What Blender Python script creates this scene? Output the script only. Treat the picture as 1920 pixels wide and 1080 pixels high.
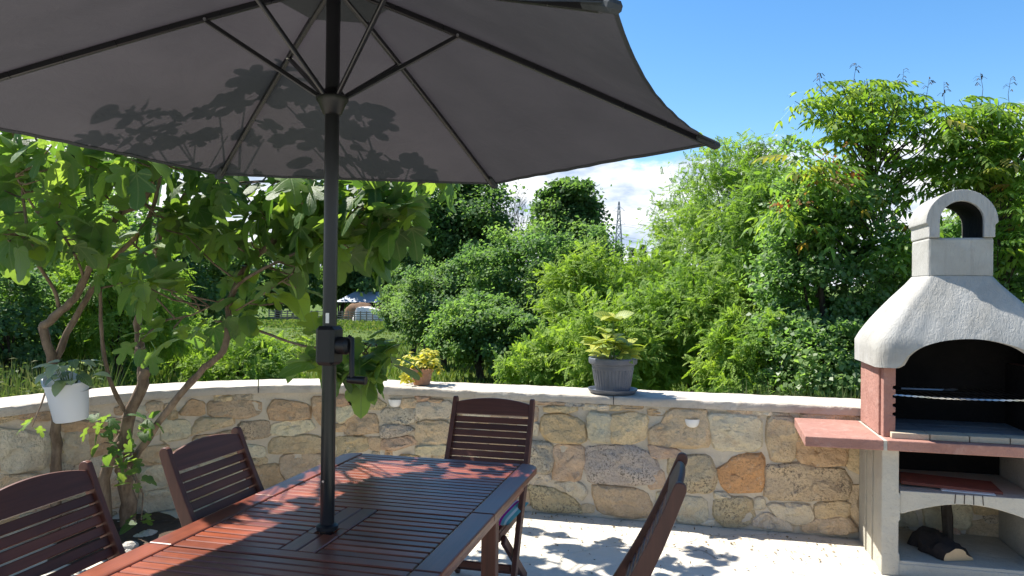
import bpy, bmesh, math, random
import numpy as np
from mathutils import Vector, Matrix, Quaternion, noise

# ------------------------------------------------------------------ scene, camera, light
scene = bpy.context.scene
for o in list(bpy.data.objects): bpy.data.objects.remove(o)
R = math.radians
rng = np.random.default_rng(11)
random.seed(5)

F_PX, CAM_H, YAW, PITCH, ROLL = 1400.0, 1.55, R(13.7), R(0.35), R(0.6)
fwd = np.array([-math.sin(YAW)*math.cos(PITCH), math.cos(YAW)*math.cos(PITCH), math.sin(PITCH)])
r0 = np.array([math.cos(YAW), math.sin(YAW), 0.0]); u0 = np.cross(r0, fwd)
rgt = r0*math.cos(ROLL)+u0*math.sin(ROLL); upv = u0*math.cos(ROLL)-r0*math.sin(ROLL)
CAM = np.array([0, 0, CAM_H])
cam_data = bpy.data.cameras.new('camera'); cam = bpy.data.objects.new('camera', cam_data)
scene.collection.objects.link(cam)
cam_data.sensor_width = 36.0; cam_data.lens = F_PX/1920*36.0
cam_data.clip_start = 0.05; cam_data.clip_end = 3000
cam.matrix_world = Matrix(((rgt[0], upv[0], -fwd[0], 0), (rgt[1], upv[1], -fwd[1], 0), (rgt[2], upv[2], -fwd[2], CAM_H), (0, 0, 0, 1)))
scene.camera = cam

SUN_EL, SUN_B = R(55), R(14)          # elevation; degrees behind the line of the wall
to_sun = Vector((-math.cos(SUN_EL)*math.cos(SUN_B), math.cos(SUN_EL)*math.sin(SUN_B), math.sin(SUN_EL)))
sun_data = bpy.data.lights.new('sun', 'SUN'); sun_data.energy = 4.7; sun_data.angle = R(0.5); sun_data.color = (1.0, 0.95, 0.87)
sun = bpy.data.objects.new('sun', sun_data); scene.collection.objects.link(sun)
sun.rotation_euler = to_sun.to_track_quat('Z', 'Y').to_euler()
sun.location = to_sun*50

world = bpy.data.worlds.new('World'); scene.world = world; world.use_nodes = True
def build_sky():
    nt = world.node_tree; nt.nodes.clear(); N = nt.nodes.new; L = nt.links.new
    out = N('ShaderNodeOutputWorld')
    sky = N('ShaderNodeTexSky'); sky.sky_type = 'NISHITA'; sky.sun_disc = False
    sky.sun_elevation = SUN_EL; sky.sun_rotation = math.atan2(to_sun.x, to_sun.y)
    sky.air_density = 1.0; sky.dust_density = 0.4; sky.ozone_density = 1.6
    bg = N('ShaderNodeBackground'); bg.inputs['Strength'].default_value = 0.094
    hsv = N('ShaderNodeHueSaturation'); hsv.inputs['Saturation'].default_value = 1.32
    L(sky.outputs[0], hsv.inputs['Color']); L(hsv.outputs[0], bg.inputs['Color'])
    tc = N('ShaderNodeTexCoord'); sep = N('ShaderNodeSeparateXYZ'); L(tc.outputs['Generated'], sep.inputs[0])
    mp = N('ShaderNodeMapping'); mp.inputs['Scale'].default_value = (1, 1, 2.3); L(tc.outputs['Generated'], mp.inputs[0])
    n1 = N('ShaderNodeTexNoise'); n1.inputs['Scale'].default_value = 5.2; n1.inputs['Detail'].default_value = 9; n1.inputs['Roughness'].default_value = .58
    L(mp.outputs[0], n1.inputs['Vector'])
    # cumulus bank sits low over the horizon and thins out upwards
    mr = N('ShaderNodeMapRange'); mr.inputs['From Min'].default_value = .115; mr.inputs['From Max'].default_value = .25
    mr.inputs['To Min'].default_value = .29; mr.inputs['To Max'].default_value = -.22; mr.clamp = True
    L(sep.outputs['Z'], mr.inputs['Value'])
    add = N('ShaderNodeMath'); add.operation = 'ADD'; L(n1.outputs['Fac'], add.inputs[0]); L(mr.outputs[0], add.inputs[1])
    ramp = N('ShaderNodeMapRange'); ramp.interpolation_type = 'SMOOTHSTEP'
    ramp.inputs['From Min'].default_value = .50; ramp.inputs['From Max'].default_value = .61; L(add.outputs[0], ramp.inputs['Value'])
    n2 = N('ShaderNodeTexNoise'); n2.inputs['Scale'].default_value = 9; n2.inputs['Detail'].default_value = 7; n2.inputs['Roughness'].default_value = .6
    mp2 = N('ShaderNodeMapping'); mp2.inputs['Scale'].default_value = (1, 1, 2.6); mp2.inputs['Location'].default_value = (3.1, 1.7, .13); L(tc.outputs['Generated'], mp2.inputs[0]); L(mp2.outputs[0], n2.inputs['Vector'])
    cr = N('ShaderNodeValToRGB'); cr.color_ramp.elements[0].position = .36; cr.color_ramp.elements[0].color = (.40, .50, .66, 1)
    cr.color_ramp.elements[1].position = .58; cr.color_ramp.elements[1].color = (.93, .95, .97, 1)
    L(n2.outputs['Fac'], cr.inputs[0])
    bc = N('ShaderNodeBackground'); bc.inputs['Strength'].default_value = 0.62; L(cr.outputs[0], bc.inputs['Color'])
    mix = N('ShaderNodeMixShader'); L(ramp.outputs[0], mix.inputs[0]); L(bg.outputs[0], mix.inputs[1]); L(bc.outputs[0], mix.inputs[2])
    L(mix.outputs[0], out.inputs['Surface'])
build_sky()
scene.render.engine = 'CYCLES'
scene.view_settings.view_transform = 'Standard'; scene.view_settings.look = 'None'
scene.view_settings.gamma = 1; scene.view_settings.use_curve_mapping = False
scene.view_settings.exposure = 1.22
scene.cycles.max_bounces = 7; scene.cycles.diffuse_bounces = 3; scene.cycles.transparent_max_bounces = 8

# ------------------------------------------------------------------ helpers
COL = scene.collection
def P(x, y, D):
    """point at depth D on the sight line through photo pixel (x, y)"""
    return CAM+(fwd+rgt*(x-960)/F_PX-upv*(y-540)/F_PX)*D
def V(p): return Vector((float(p[0]), float(p[1]), float(p[2])))

def tag(o, label=None, cat=None, group=None, kind=None):
    if label: o['label'] = label
    if cat: o['category'] = cat
    if group: o['group'] = group
    if kind: o['kind'] = kind
    return o
def thing(name, label, cat, loc=(0, 0, 0), rz=0, group=None):
    o = bpy.data.objects.new(name, None); COL.objects.link(o); o.empty_display_size = .1
    o.location = loc; o.rotation_euler = (0, 0, rz); tag(o, label, cat, group); o['_b'] = 1
    del o['_b']
    return o
def base_of(o):
    b = Vector((0, 0, 0))
    while o is not None: b += o.location; o = o.parent
    return b
def link(name, me, mat, parent=None, local=False, smooth=False):
    o = bpy.data.objects.new(name, me); COL.objects.link(o)
    if mat is not None and not me.materials: me.materials.append(mat)
    if smooth: me.polygons.foreach_set('use_smooth', [True]*len(me.polygons))
    if parent is not None:
        o.parent = parent
    return o
def copy_tree(o, parent=None):
    c = o.copy(); COL.objects.link(c); c.parent = parent
    for ch in list(o.children): copy_tree(ch, c)
    return c

class MB:
    """collects geometry in world (or local) coordinates; build() makes ONE mesh object"""
    def __init__(s): s.v = []; s.f = []
    def add(s, vs, fs):
        k = len(s.v); s.v += [tuple(map(float, p)) for p in vs]; s.f += [tuple(i+k for i in f) for f in fs]; return s
    def box(s, c, size, rot=None, ch=0.0):
        hx, hy, hz = (d/2 for d in size); pts = []
        ch = min(ch, hx*.9, hy*.9, hz*.9)
        if ch > 0:
            bm = bmesh.new()
            for sx in (-1, 1):
                for sy in (-1, 1):
                    for sz in (-1, 1):
                        bm.verts.new((sx*(hx-ch), sy*(hy-ch), sz*hz)); bm.verts.new((sx*(hx-ch), sy*hy, sz*(hz-ch))); bm.verts.new((sx*hx, sy*(hy-ch), sz*(hz-ch)))
            bmesh.ops.convex_hull(bm, input=bm.verts[:])
            bmesh.ops.dissolve_limit(bm, angle_limit=.02, verts=bm.verts[:], edges=bm.edges[:])
            bm.verts.index_update(); pts = [v.co.copy() for v in bm.verts]; fs = [[v.index for v in f.verts] for f in bm.faces]; bm.free()
        else:
            pts = [Vector((sx*hx, sy*hy, sz*hz)) for sx in (-1, 1) for sy in (-1, 1) for sz in (-1, 1)]
            fs = [(0, 1, 3, 2), (4, 6, 7, 5), (0, 4, 5, 1), (2, 3, 7, 6), (0, 2, 6, 4), (1, 5, 7, 3)]
        if rot is not None: pts = [rot @ p for p in pts]
        c = Vector(c); return s.add([p+c for p in pts], fs)
    def bar(s, a, b, w, h, up=(0, 0, 1), ch=0.0):
        a = V(a); b = V(b); d = b-a; L = d.length; y = d/L; u = Vector(up)
        x = y.cross(u)
        if x.length < 1e-4: x = y.cross(Vector((1, 0, 0)))
        x.normalize(); z = x.cross(y)
        M = Matrix((x, y, z)).transposed()
        return s.box((a+b)/2, (w, L, h), M, ch)
    def tube(s, pts, rad, n=8, cap=True):
        pts = [V(p) for p in pts]; m = len(pts)
        if not hasattr(rad, '__len__'): rad = [rad]*m
        t = [(pts[min(i+1, m-1)]-pts[max(i-1, 0)]).normalized() for i in range(m)]
        u = t[0].orthogonal().normalized(); vs = []; fs = []
        for i in range(m):
            u = (u-t[i]*u.dot(t[i])); u = u.normalized() if u.length > 1e-6 else t[i].orthogonal().normalized()
            w = t[i].cross(u)
            for k in range(n):
                a = 2*math.pi*k/n; vs.append(pts[i]+(u*math.cos(a)+w*math.sin(a))*rad[i])
        for i in range(m-1):
            for k in range(n): k2 = (k+1) % n; fs.append((i*n+k, i*n+k2, (i+1)*n+k2, (i+1)*n+k))
        if cap: fs.append(tuple(range(n-1, -1, -1))); fs.append(tuple((m-1)*n+k for k in range(n)))
        return s.add(vs, fs)
    def lathe(s, c, prof, n=32, M=None, mod=None):
        c = Vector(c); vs = []; fs = []; m = len(prof)
        for j, (r, z) in enumerate(prof):
            for k in range(n):
                a = 2*math.pi*k/n; rr = r*(mod(j, k) if mod else 1)
                p = Vector((rr*math.cos(a), rr*math.sin(a), z)); vs.append(c+(M @ p if M is not None else p))
        for j in range(m-1):
            for k in range(n): k2 = (k+1) % n; fs.append((j*n+k, j*n+k2, (j+1)*n+k2, (j+1)*n+k))
        if prof[0][0] > 1e-5: fs.append(tuple(range(n-1, -1, -1)))
        if prof[-1][0] > 1e-5: fs.append(tuple((m-1)*n+k for k in range(n)))
        return s.add(vs, fs)
    def prism(s, outline, axis, lo, hi):
        """2-D outline extruded along axis 'x','y' or 'z'"""
        n = len(outline)
        def mk(p, t): return {'x': (t, p[0], p[1]), 'y': (p[0], t, p[1]), 'z': (p[0], p[1], t)}[axis]
        vs = [mk(p, lo) for p in outline]+[mk(p, hi) for p in outline]
        fs = [tuple(range(n-1, -1, -1)), tuple(range(n, 2*n))]+[(i, (i+1) % n, n+(i+1) % n, n+i) for i in range(n)]
        return s.add(vs, fs)
    def mesh(s, name, off=Vector((0, 0, 0)), recalc=True):
        me = bpy.data.meshes.new(name); me.from_pydata([(a-off.x, b-off.y, c-off.z) for a, b, c in s.v], [], s.f)
        if recalc:
            bm = bmesh.new(); bm.from_mesh(me); bmesh.ops.recalc_face_normals(bm, faces=bm.faces[:]); bm.to_mesh(me); bm.free()
        me.update(); return me
    def build(s, name, mat, parent=None, smooth=None, bevel=0, recalc=True):
        me = s.mesh(name, base_of(parent) if parent else Vector((0, 0, 0)), recalc)
        o = link(name, me, mat, parent)
        if smooth: 
            me.polygons.foreach_set('use_smooth', [True]*len(me.polygons))
            try: me.set_sharp_from_angle(angle=R(smooth))
            except Exception: pass
        if bevel:
            m = o.modifiers.new('bevel', 'BEVEL'); m.width = bevel; m.segments = 2; m.limit_method = 'ANGLE'; m.angle_limit = R(40)
        return o

def np_mesh(name, verts, quads, rnd=None, uv=None):
    me = bpy.data.meshes.new(name); verts = np.asarray(verts, np.float32); quads = np.asarray(quads, np.int32)
    nf, k = quads.shape
    me.vertices.add(len(verts)); me.vertices.foreach_set('co', verts.ravel())
    me.loops.add(nf*k); me.loops.foreach_set('vertex_index', quads.ravel())
    me.polygons.add(nf); me.polygons.foreach_set('loop_start', np.arange(0, nf*k, k, dtype=np.int32)); me.polygons.foreach_set('loop_total', np.full(nf, k, np.int32))
    if rnd is not None:
        a = me.attributes.new('rnd', 'FLOAT', 'FACE'); a.data.foreach_set('value', np.asarray(rnd, np.float32))
    if uv is not None:
        l = me.uv_layers.new(name='UVMap'); l.data.foreach_set('uv', np.asarray(uv, np.float32).ravel())
    me.update(calc_edges=True); me.validate(); return me

# ------------------------------------------------------------------ materials
class NT:
    def __init__(s, name):
        s.m = bpy.data.materials.new(name); s.m.use_nodes = True; s.t = s.m.node_tree; s.t.nodes.clear()
        s.out = s.n('ShaderNodeOutputMaterial')
    def n(s, typ, **kw):
        nd = s.t.nodes.new(typ)
        for k, v in kw.items(): setattr(nd, k, v)
        return nd
    def l(s, a, b): s.t.links.new(a, b)
    def noise(s, scale, detail=4, rough=.55, vec=None, dist=0):
        nd = s.n('ShaderNodeTexNoise'); nd.inputs['Scale'].default_value = scale; nd.inputs['Detail'].default_value = detail
        nd.inputs['Roughness'].default_value = rough; nd.inputs['Distortion'].default_value = dist
        if vec is not None: s.l(vec, nd.inputs['Vector'])
        return nd.outputs['Fac']
    def coord(s, kind='Object', scale=None, rot=None):
        tc = s.n('ShaderNodeTexCoord'); v = tc.outputs[kind]
        if scale or rot:
            mp = s.n('ShaderNodeMapping')
            if scale: mp.inputs['Scale'].default_value = scale
            if rot: mp.inputs['Rotation'].default_value = rot
            s.l(v, mp.inputs[0]); v = mp.outputs[0]
        return v
    def world_pos(s): return s.n('ShaderNodeNewGeometry').outputs['Position']
    def ramp(s, fac, stops):
        nd = s.n('ShaderNodeValToRGB'); e = nd.color_ramp.elements
        while len(e) < len(stops): e.new(.5)
        for i, (p, c) in enumerate(stops): e[i].position = p; e[i].color = (c[0], c[1], c[2], 1) if hasattr(c, '__len__') else (c, c, c, 1)
        s.l(fac, nd.inputs[0]); return nd.outputs[0]
    def mix(s, fac, a, b, mode='MIX'):
        nd = s.n('ShaderNodeMix', data_type='RGBA', blend_type=mode)
        for sock, val in ((nd.inputs[0], fac), (nd.inputs[6], a), (nd.inputs[7], b)):
            if isinstance(val, (int, float)): sock.default_value = val
            elif hasattr(val, 'is_output'): s.l(val, sock)
            else: sock.default_value = (val[0], val[1], val[2], 1)
        return nd.outputs[2]
    def math(s, op, a, b=0.0):
        nd = s.n('ShaderNodeMath', operation=op)
        for sock, val in ((nd.inputs[0], a), (nd.inputs[1], b)):
            if isinstance(val, (int, float)): sock.default_value = val
            else: s.l(val, sock)
        return nd.outputs[0]
    def vadd(s, a, b):
        nd = s.n('ShaderNodeVectorMath', operation='ADD'); s.l(a, nd.inputs[0]); s.l(b, nd.inputs[1]); return nd.outputs[0]
    def bump(s, h, strength, dist=.01, normal=None):
        nd = s.n('ShaderNodeBump'); nd.inputs['Strength'].default_value = strength; nd.inputs['Distance'].default_value = dist
        s.l(h, nd.inputs['Height'])
        if normal is not None: s.l(normal, nd.inputs['Normal'])
        return nd.outputs[0]
    def pbr(s, col, rough=.6, spec=.5, metal=0, bump=None, coat=0):
        p = s.n('ShaderNodeBsdfPrincipled')
        for key, val in (('Base Color', col), ('Roughness', rough), ('Specular IOR Level', spec), ('Metallic', metal), ('Coat Weight', coat)):
            if hasattr(val, 'is_output'): s.l(val, p.inputs[key])
            elif hasattr(val, '__len__'): p.inputs[key].default_value = (val[0], val[1], val[2], 1)
            else: p.inputs[key].default_value = val
        if bump is not None: s.l(bump, p.inputs['Normal'])
        return p
    def finish(s, sh): s.l(sh.outputs[0], s.out.inputs['Surface']); return s.m

def rnd_vec(n):
    oi = n.n('ShaderNodeObjectInfo'); cb = n.n('ShaderNodeCombineXYZ')
    for i, k in enumerate((37., 91., 53.)): n.l(n.math('MULTIPLY', oi.outputs['Random'], k), cb.inputs[i])
    return cb.outputs[0], oi

def mat_wood(name, c0, c1, rough, axis, coat=0):
    n = NT(name); rv, oi = rnd_vec(n)
    sc = {'x': (1.5, 40, 40), 'y': (40, 1.5, 40), 'z': (40, 40, 1.5)}[axis]
    mp = n.n('ShaderNodeMapping'); mp.inputs['Scale'].default_value = sc
    n.l(n.vadd(n.coord('Object'), rv), mp.inputs[0])
    g = n.noise(1.0, 6, .65, mp.outputs[0], .6)
    g2 = n.noise(2.2, 4, .6, n.vadd(n.coord('Object'), rv))
    col = n.mix(n.ramp(g, [(.32, 0), (.68, 1)]), c0, c1)
    col = n.mix(n.math('MULTIPLY', oi.outputs['Random'], .75), col, tuple(k*.5 for k in c0))
    col = n.mix(n.ramp(g2, [(.5, 0), (.75, .35)]), col, tuple(min(1, k*1.5+.02) for k in c1))
    rgh = n.math('ADD', n.math('MULTIPLY', g2, .25), rough-.12)
    return n.finish(n.pbr(col, rgh, .5, bump=n.bump(g, .25, .003), coat=coat))

def mat_plain(name, col, rough=.5, spec=.5, metal=0, var=.15, bscale=60, bstr=.1):
    n = NT(name); v = n.coord('Object')
    a = n.noise(6, 5, .6, v); b = n.noise(bscale, 3, .6, v)
    c = n.mix(n.ramp(a, [(.3, 0), (.7, 1)]), tuple(k*(1-var) for k in col), tuple(min(1, k*(1+var)) for k in col))
    return n.finish(n.pbr(c, n.math('ADD', n.math('MULTIPLY', a, .2), rough-.1), spec, metal, bump=n.bump(b, bstr, .002)))

def leaf_mix(n, col, trans_col, rough=.45, t=.38, spec=.35, bump=None):
    p = n.pbr(col, rough, spec, bump=bump)
    tr = n.n('ShaderNodeBsdfTranslucent'); 
    if hasattr(trans_col, 'is_output'): n.l(trans_col, tr.inputs['Color'])
    else: tr.inputs['Color'].default_value = (*trans_col, 1)
    mx = n.n('ShaderNodeMixShader'); mx.inputs[0].default_value = t; n.l(p.outputs[0], mx.inputs[1]); n.l(tr.outputs[0], mx.inputs[2])
    return mx
def mat_crown(name, cols, tcol, rough=.6, t=.45, spec=.15):
    """foliage made of many small faces; each leaf has its own shade (face attribute rnd)"""
    n = NT(name); a = n.n('ShaderNodeAttribute', attribute_name='rnd')
    c = n.ramp(a.outputs['Fac'], [(i/(len(cols)-1), k) for i, k in enumerate(cols)])
    big = n.noise(.55, 3, .5, n.world_pos())
    c = n.mix(n.ramp(big, [(.35, 0), (.65, 1)]), n.mix(1.0, c, (.78, .86, .9), 'MULTIPLY'), n.mix(1.0, c, (1.2, 1.12, .95), 'MULTIPLY'))
    tc = n.mix(1.0, c, tcol, 'MULTIPLY')
    return n.finish(leaf_mix(n, c, tc, rough, t, spec))

M = {}
M['table_y'] = mat_wood('oiled_wood_long', (.15, .034, .016), (.34, .080, .030), .36, 'y')
M['table_x'] = mat_wood('oiled_wood_cross', (.15, .034, .016), (.34, .080, .030), .36, 'x')
M['chair_x'] = mat_wood('stained_wood_slat', (.085, .025, .013), (.16, .050, .026), .52, 'x')
M['chair_z'] = mat_wood('stained_wood_post', (.085, .025, .013), (.16, .050, .026), .52, 'z')
M['black_metal'] = mat_plain('black_painted_metal', (.010, .010, .012), .32, .5)
M['black_plastic'] = mat_plain('black_plastic', (.008, .008, .009), .45, .4)
def mat_canopy():
    n = NT('charcoal_canopy_cloth'); v = n.world_pos()
    w = n.noise(420, 2, .5, v); a = n.noise(2.5, 4, .55, v)
    c = n.mix(n.ramp(a, [(.35, 0), (.65, 1)]), (.089, .100, .111), (.108, .119, .130))
    wr = n.noise(7, 5, .6, v, 1.5)
    p = n.pbr(c, .85, .2, bump=n.bump(w, .15, .001, n.bump(wr, .35, .02)))
    tr = n.n('ShaderNodeBsdfTranslucent'); n.l(n.mix(n.ramp(a, [(.35, 0), (.65, 1)]), (.024, .020, .0225), (.030, .025, .028)), tr.inputs['Color'])
    ad = n.n('ShaderNodeMixShader'); ad.inputs[0].default_value = .5
    n.l(p.outputs[0], ad.inputs[1]); n.l(tr.outputs[0], ad.inputs[2])
    return n.finish(ad)
M['canopy'] = mat_canopy()

def mat_stone():
    n = NT('limestone'); rv, oi = rnd_vec(n); v = n.vadd(n.world_pos(), rv)
    a = n.noise(7, 6, .62, v); b = n.noise(38, 5, .65, v); sp = n.noise(62, 5, .75, v); st = n.noise(3.2, 5, .6, v, 1.2)
    c = n.mix(n.ramp(a, [(.30, 0), (.70, 1)]), n.mix(1.0, oi.outputs['Color'], (.88, .86, .83), 'MULTIPLY'), n.mix(1.0, oi.outputs['Color'], (1.2, 1.18, 1.12), 'MULTIPLY'))
    c = n.mix(n.ramp(st, [(.56, 0), (.72, .45)]), c, (.42, .24, .12))
    c = n.mix(n.ramp(b, [(.58, 0), (.72, .6)]), c, (.62, .55, .44))
    spk = n.math('MULTIPLY', n.ramp(sp, [(.51, 0), (.57, 1)]), n.math('MULTIPLY', n.math('MULTIPLY', oi.outputs['Alpha'], .75), n.ramp(a, [(.36, 0), (.58, 1)])))
    c = n.mix(spk, c, (.055, .048, .042))
    c = n.mix(n.ramp(sp, [(.30, .35), (.38, 0)]), c, (.24, .17, .10))
    bb = n.bump(b, 1.0, .018); bb = n.bump(sp, .6, .006, bb); bb = n.bump(a, 1.0, .04, bb)
    return n.finish(n.pbr(c, .92, .2, bump=bb))
M['stone'] = mat_stone()
def mat_mortar(name, c0, c1, c2):
    n = NT(name); v = n.world_pos()
    a = n.noise(2.6, 6, .6, v); b = n.noise(55, 5, .7, v); d = n.noise(14, 5, .6, v)
    c = n.mix(n.ramp(a, [(.32, 0), (.68, 1)]), c0, c1); c = n.mix(n.ramp(d, [(.55, 0), (.75, .6)]), c, c2)
    c = n.mix(n.ramp(b, [(.30, .35), (.42, 0)]), c, tuple(k*.45 for k in c0))
    bb = n.bump(b, .6, .006); bb = n.bump(d, .6, .02, bb)
    return n.finish(n.pbr(c, .95, .15, bump=bb))
M['mortar'] = mat_mortar('lime_mortar', (.50, .435, .335), (.61, .535, .42), (.53, .51, .47))
M['coping'] = mat_mortar('rough_coping_concrete', (.42, .375, .315), (.54, .49, .42), (.34, .28, .22))
def mat_concrete():
    n = NT('patio_concrete'); v = n.world_pos()
    a = n.noise(.9, 6, .6, v, .5); b = n.noise(60, 5, .7, v); d = n.noise(6, 6, .62, v)
    c = n.mix(n.ramp(a, [(.34, 0), (.66, 1)]), (.50, .46, .395), (.63, .58, .475))
    c = n.mix(n.ramp(d, [(.50, 0), (.72, .55)]), c, (.68, .64, .56))
    c = n.mix(n.ramp(b, [(.30, .4), (.40, 0)]), c, (.18, .165, .14))
    # cracks
    wob = n.n('ShaderNodeTexNoise'); wob.inputs['Scale'].default_value = 3.5; wob.inputs['Detail'].default_value = 5; n.l(v, wob.inputs['Vector'])
    vm = n.n('ShaderNodeVectorMath', operation='SCALE'); vm.inputs['Scale'].default_value = .35; n.l(wob.outputs['Color'], vm.inputs[0])
    vo = n.n('ShaderNodeTexVoronoi', feature='DISTANCE_TO_EDGE'); vo.inputs['Scale'].default_value = .62; n.l(n.vadd(v, vm.outputs[0]), vo.inputs['Vector'])
    ck = n.ramp(vo.outputs['Distance'], [(.002, 1), (.007, 0)])
    ckm = n.math('MULTIPLY', ck, n.ramp(n.noise(2.0, 3, .5, v), [(.50, 0), (.60, .55)]))
    c = n.mix(ckm, c, (.10, .085, .06))
    bb = n.bump(b, .5, .005); bb = n.bump(d, .5, .02, bb); bb = n.bump(n.math('SUBTRACT', 1.0, ck), .6, .01, bb)
    return n.finish(n.pbr(c, .93, .15, bump=bb))
M['concrete'] = mat_concrete()
def mat_plaster(name, col, dirt, str_=.55):
    n = NT(name); v = n.coord('Object')
    st = n.n('ShaderNodeMapping'); st.inputs['Scale'].default_value = (45, 45, 9); n.l(v, st.inputs[0])
    a = n.noise(1.0, 5, .6, st.outputs[0], 2.0); b = n.noise(3.2, 5, .6, v, .6); g = n.noise(120, 3, .6, v)
    c = n.mix(n.ramp(b, [(.38, 0), (.70, .75)]), col, dirt)
    c = n.mix(n.ramp(a, [(.62, 0), (.78, .35)]), c, tuple(k*.6 for k in dirt))
    sx = n.n('ShaderNodeMapping'); sx.inputs['Scale'].default_value = (16, 16, 1.2); n.l(v, sx.inputs[0])
    rain = n.noise(1.0, 5, .65, sx.outputs[0]); c = n.mix(n.ramp(rain, [(.55, 0), (.75, .45)]), c, tuple(k*.62 for k in dirt))
    bb = n.bump(a, str_, .012); bb = n.bump(g, .3, .003, bb); bb = n.bump(b, .5, .02, bb)
    return n.finish(n.pbr(c, .9, .2, bump=bb))
M['plaster'] = mat_plaster('brushed_white_plaster', (.39, .385, .36), (.29, .275, .24))
M['cap_cement'] = mat_plaster('weathered_cement', (.42, .41, .39), (.30, .29, .27), .8)
M['grey_cast'] = mat_mortar('grey_cast_concrete', (.37, .35, .30), (.46, .43, .36), (.40, .36, .29))
M['red_cast'] = mat_mortar('red_cast_concrete', (.28, .145, .115), (.36, .195, .155), (.43, .29, .245))
M['firebrick'] = mat_mortar('firebrick', (.46, .36, .25), (.55, .46, .34), (.40, .32, .25))
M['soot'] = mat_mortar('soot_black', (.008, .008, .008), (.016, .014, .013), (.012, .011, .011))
M['hearth'] = mat_mortar('sooty_hearth', (.13, .14, .16), (.25, .25, .25), (.09, .09, .10))
M['steel'] = mat_plain('steel_wire', (.62, .62, .62), .3, .5, 1.0)
M['dark_steel'] = mat_plain('sooty_wire', (.03, .028, .027), .6, .4, .6)
M['char_bark'] = mat_mortar('dark_bark', (.028, .022, .020), (.06, .048, .042), (.018, .016, .016))
M['cut_wood'] = mat_plain('split_wood', (.42, .30, .17), .8)
M['red_tile'] = mat_mortar('red_tile_board', (.17, .055, .04), (.24, .085, .06), (.13, .05, .04))
M['white_card'] = mat_plain('white_card', (.72, .72, .70), .7)
M['white_plastic'] = None
n = NT('translucent_white_plastic'); p = n.pbr((.74, .77, .79), .42, .4); tr = n.n('ShaderNodeBsdfTranslucent'); tr.inputs['Color'].default_value = (.70, .74, .76, 1)
mx = n.n('ShaderNodeMixShader'); mx.inputs[0].default_value = .35; n.l(p.outputs[0], mx.inputs[1]); n.l(tr.outputs[0], mx.inputs[2]); M['white_plastic'] = n.finish(mx)
M['white_lamp'] = mat_plain('white_enamel', (.72, .71, .68), .4)
M['grey_plastic'] = mat_plain('grey_plastic', (.105, .115, .135), .45, .4, var=.25)
M['terracotta'] = mat_mortar('terracotta', (.40, .20, .11), (.50, .28, .17), (.46, .36, .28))
M['soil'] = mat_mortar('garden_soil', (.05, .035, .025), (.10, .07, .05), (.16, .13, .10))
def mat_bark(name, c0, c1):
    n = NT(name); v = n.world_pos(); mp = n.n('ShaderNodeMapping'); mp.inputs['Scale'].default_value = (1, 1, .35); n.l(v, mp.inputs[0])
    a = n.noise(22, 6, .65, mp.outputs[0]); b = n.noise(80, 4, .6, v); k = n.noise(5, 4, .6, v)
    c = n.mix(n.ramp(a, [(.35, 0), (.65, 1)]), c0, c1); c = n.mix(n.ramp(k, [(.55, 0), (.7, .5)]), c, tuple(min(1, q*1.5) for q in c1))
    return n.finish(n.pbr(c, .9, .2, bump=n.bump(b, .4, .003, n.bump(a, .8, .012))))
M['fig_bark'] = mat_bark('fig_bark', (.10, .070, .048), (.22, .165, .115))
M['bark'] = mat_bark('dark_tree_bark', (.035, .028, .022), (.085, .07, .055))
M['twig'] = mat_bark('dry_grey_twig', (.22, .20, .18), (.38, .35, .31))

def mat_fig(name, per_object):
    n = NT(name)
    if per_object: rnd = n.n('ShaderNodeObjectInfo').outputs['Random']
    else: rnd = n.n('ShaderNodeAttribute', attribute_name='rnd').outputs['Fac']
    uv = n.n('ShaderNodeTexCoord').outputs['UV']; sp = n.n('ShaderNodeSeparateXYZ'); n.l(uv, sp.inputs[0])
    ax = n.math('ABSOLUTE', sp.outputs['X']); y = sp.outputs['Y']
    # veins: midrib and two pairs of lobe ribs from the leaf base
    d = n.math('SUBTRACT', ax, 0.0)
    for k, cy in ((1.05, .03), (.33, -.02)):
        yy = n.math('SUBTRACT', y, cy)
        dd = n.math('ABSOLUTE', n.math('SUBTRACT', yy, n.math('MULTIPLY', ax, k)))
        d = n.math('MINIMUM', d, n.math('MULTIPLY', dd, .75))
    side = n.math('ABSOLUTE', n.math('SUBTRACT', n.math('FRACT', n.math('MULTIPLY', n.math('SUBTRACT', y, n.math('MULTIPLY', ax, .75)), 8.0)), .5))
    vein = n.ramp(d, [(.008, 1), (.026, 0)]); vein2 = n.ramp(side, [(.03, .30), (.08, 0)])
    vv = n.math('MAXIMUM', vein, vein2)
    c = n.ramp(rnd, [(0, (.018, .055, .016)), (.45, (.032, .085, .022)), (.85, (.052, .120, .028)), (1, (.10, .17, .035))])
    back = n.n('ShaderNodeNewGeometry').outputs['Backfacing']
    c = n.mix(back, c, n.mix(.5, c, (.10, .16, .06)))
    c = n.mix(n.math('MULTIPLY', vv, .75), c, (.20, .27, .085))
    tc = n.mix(n.math('MULTIPLY', vv, .6), n.ramp(rnd, [(0, (.13, .30, .03)), (1, (.42, .60, .06))]), (.08, .16, .03))
    w = n.noise(9, 4, .6, uv)
    return n.finish(leaf_mix(n, c, tc, .50, .42, .35, n.bump(n.math('ADD', w, n.math('MULTIPLY', vv, -.4)), .35, .01)))
M['fig_leaf'] = mat_fig('fig_leaf', True); M['fig_mass'] = mat_fig('fig_leaf_mass', False)

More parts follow.
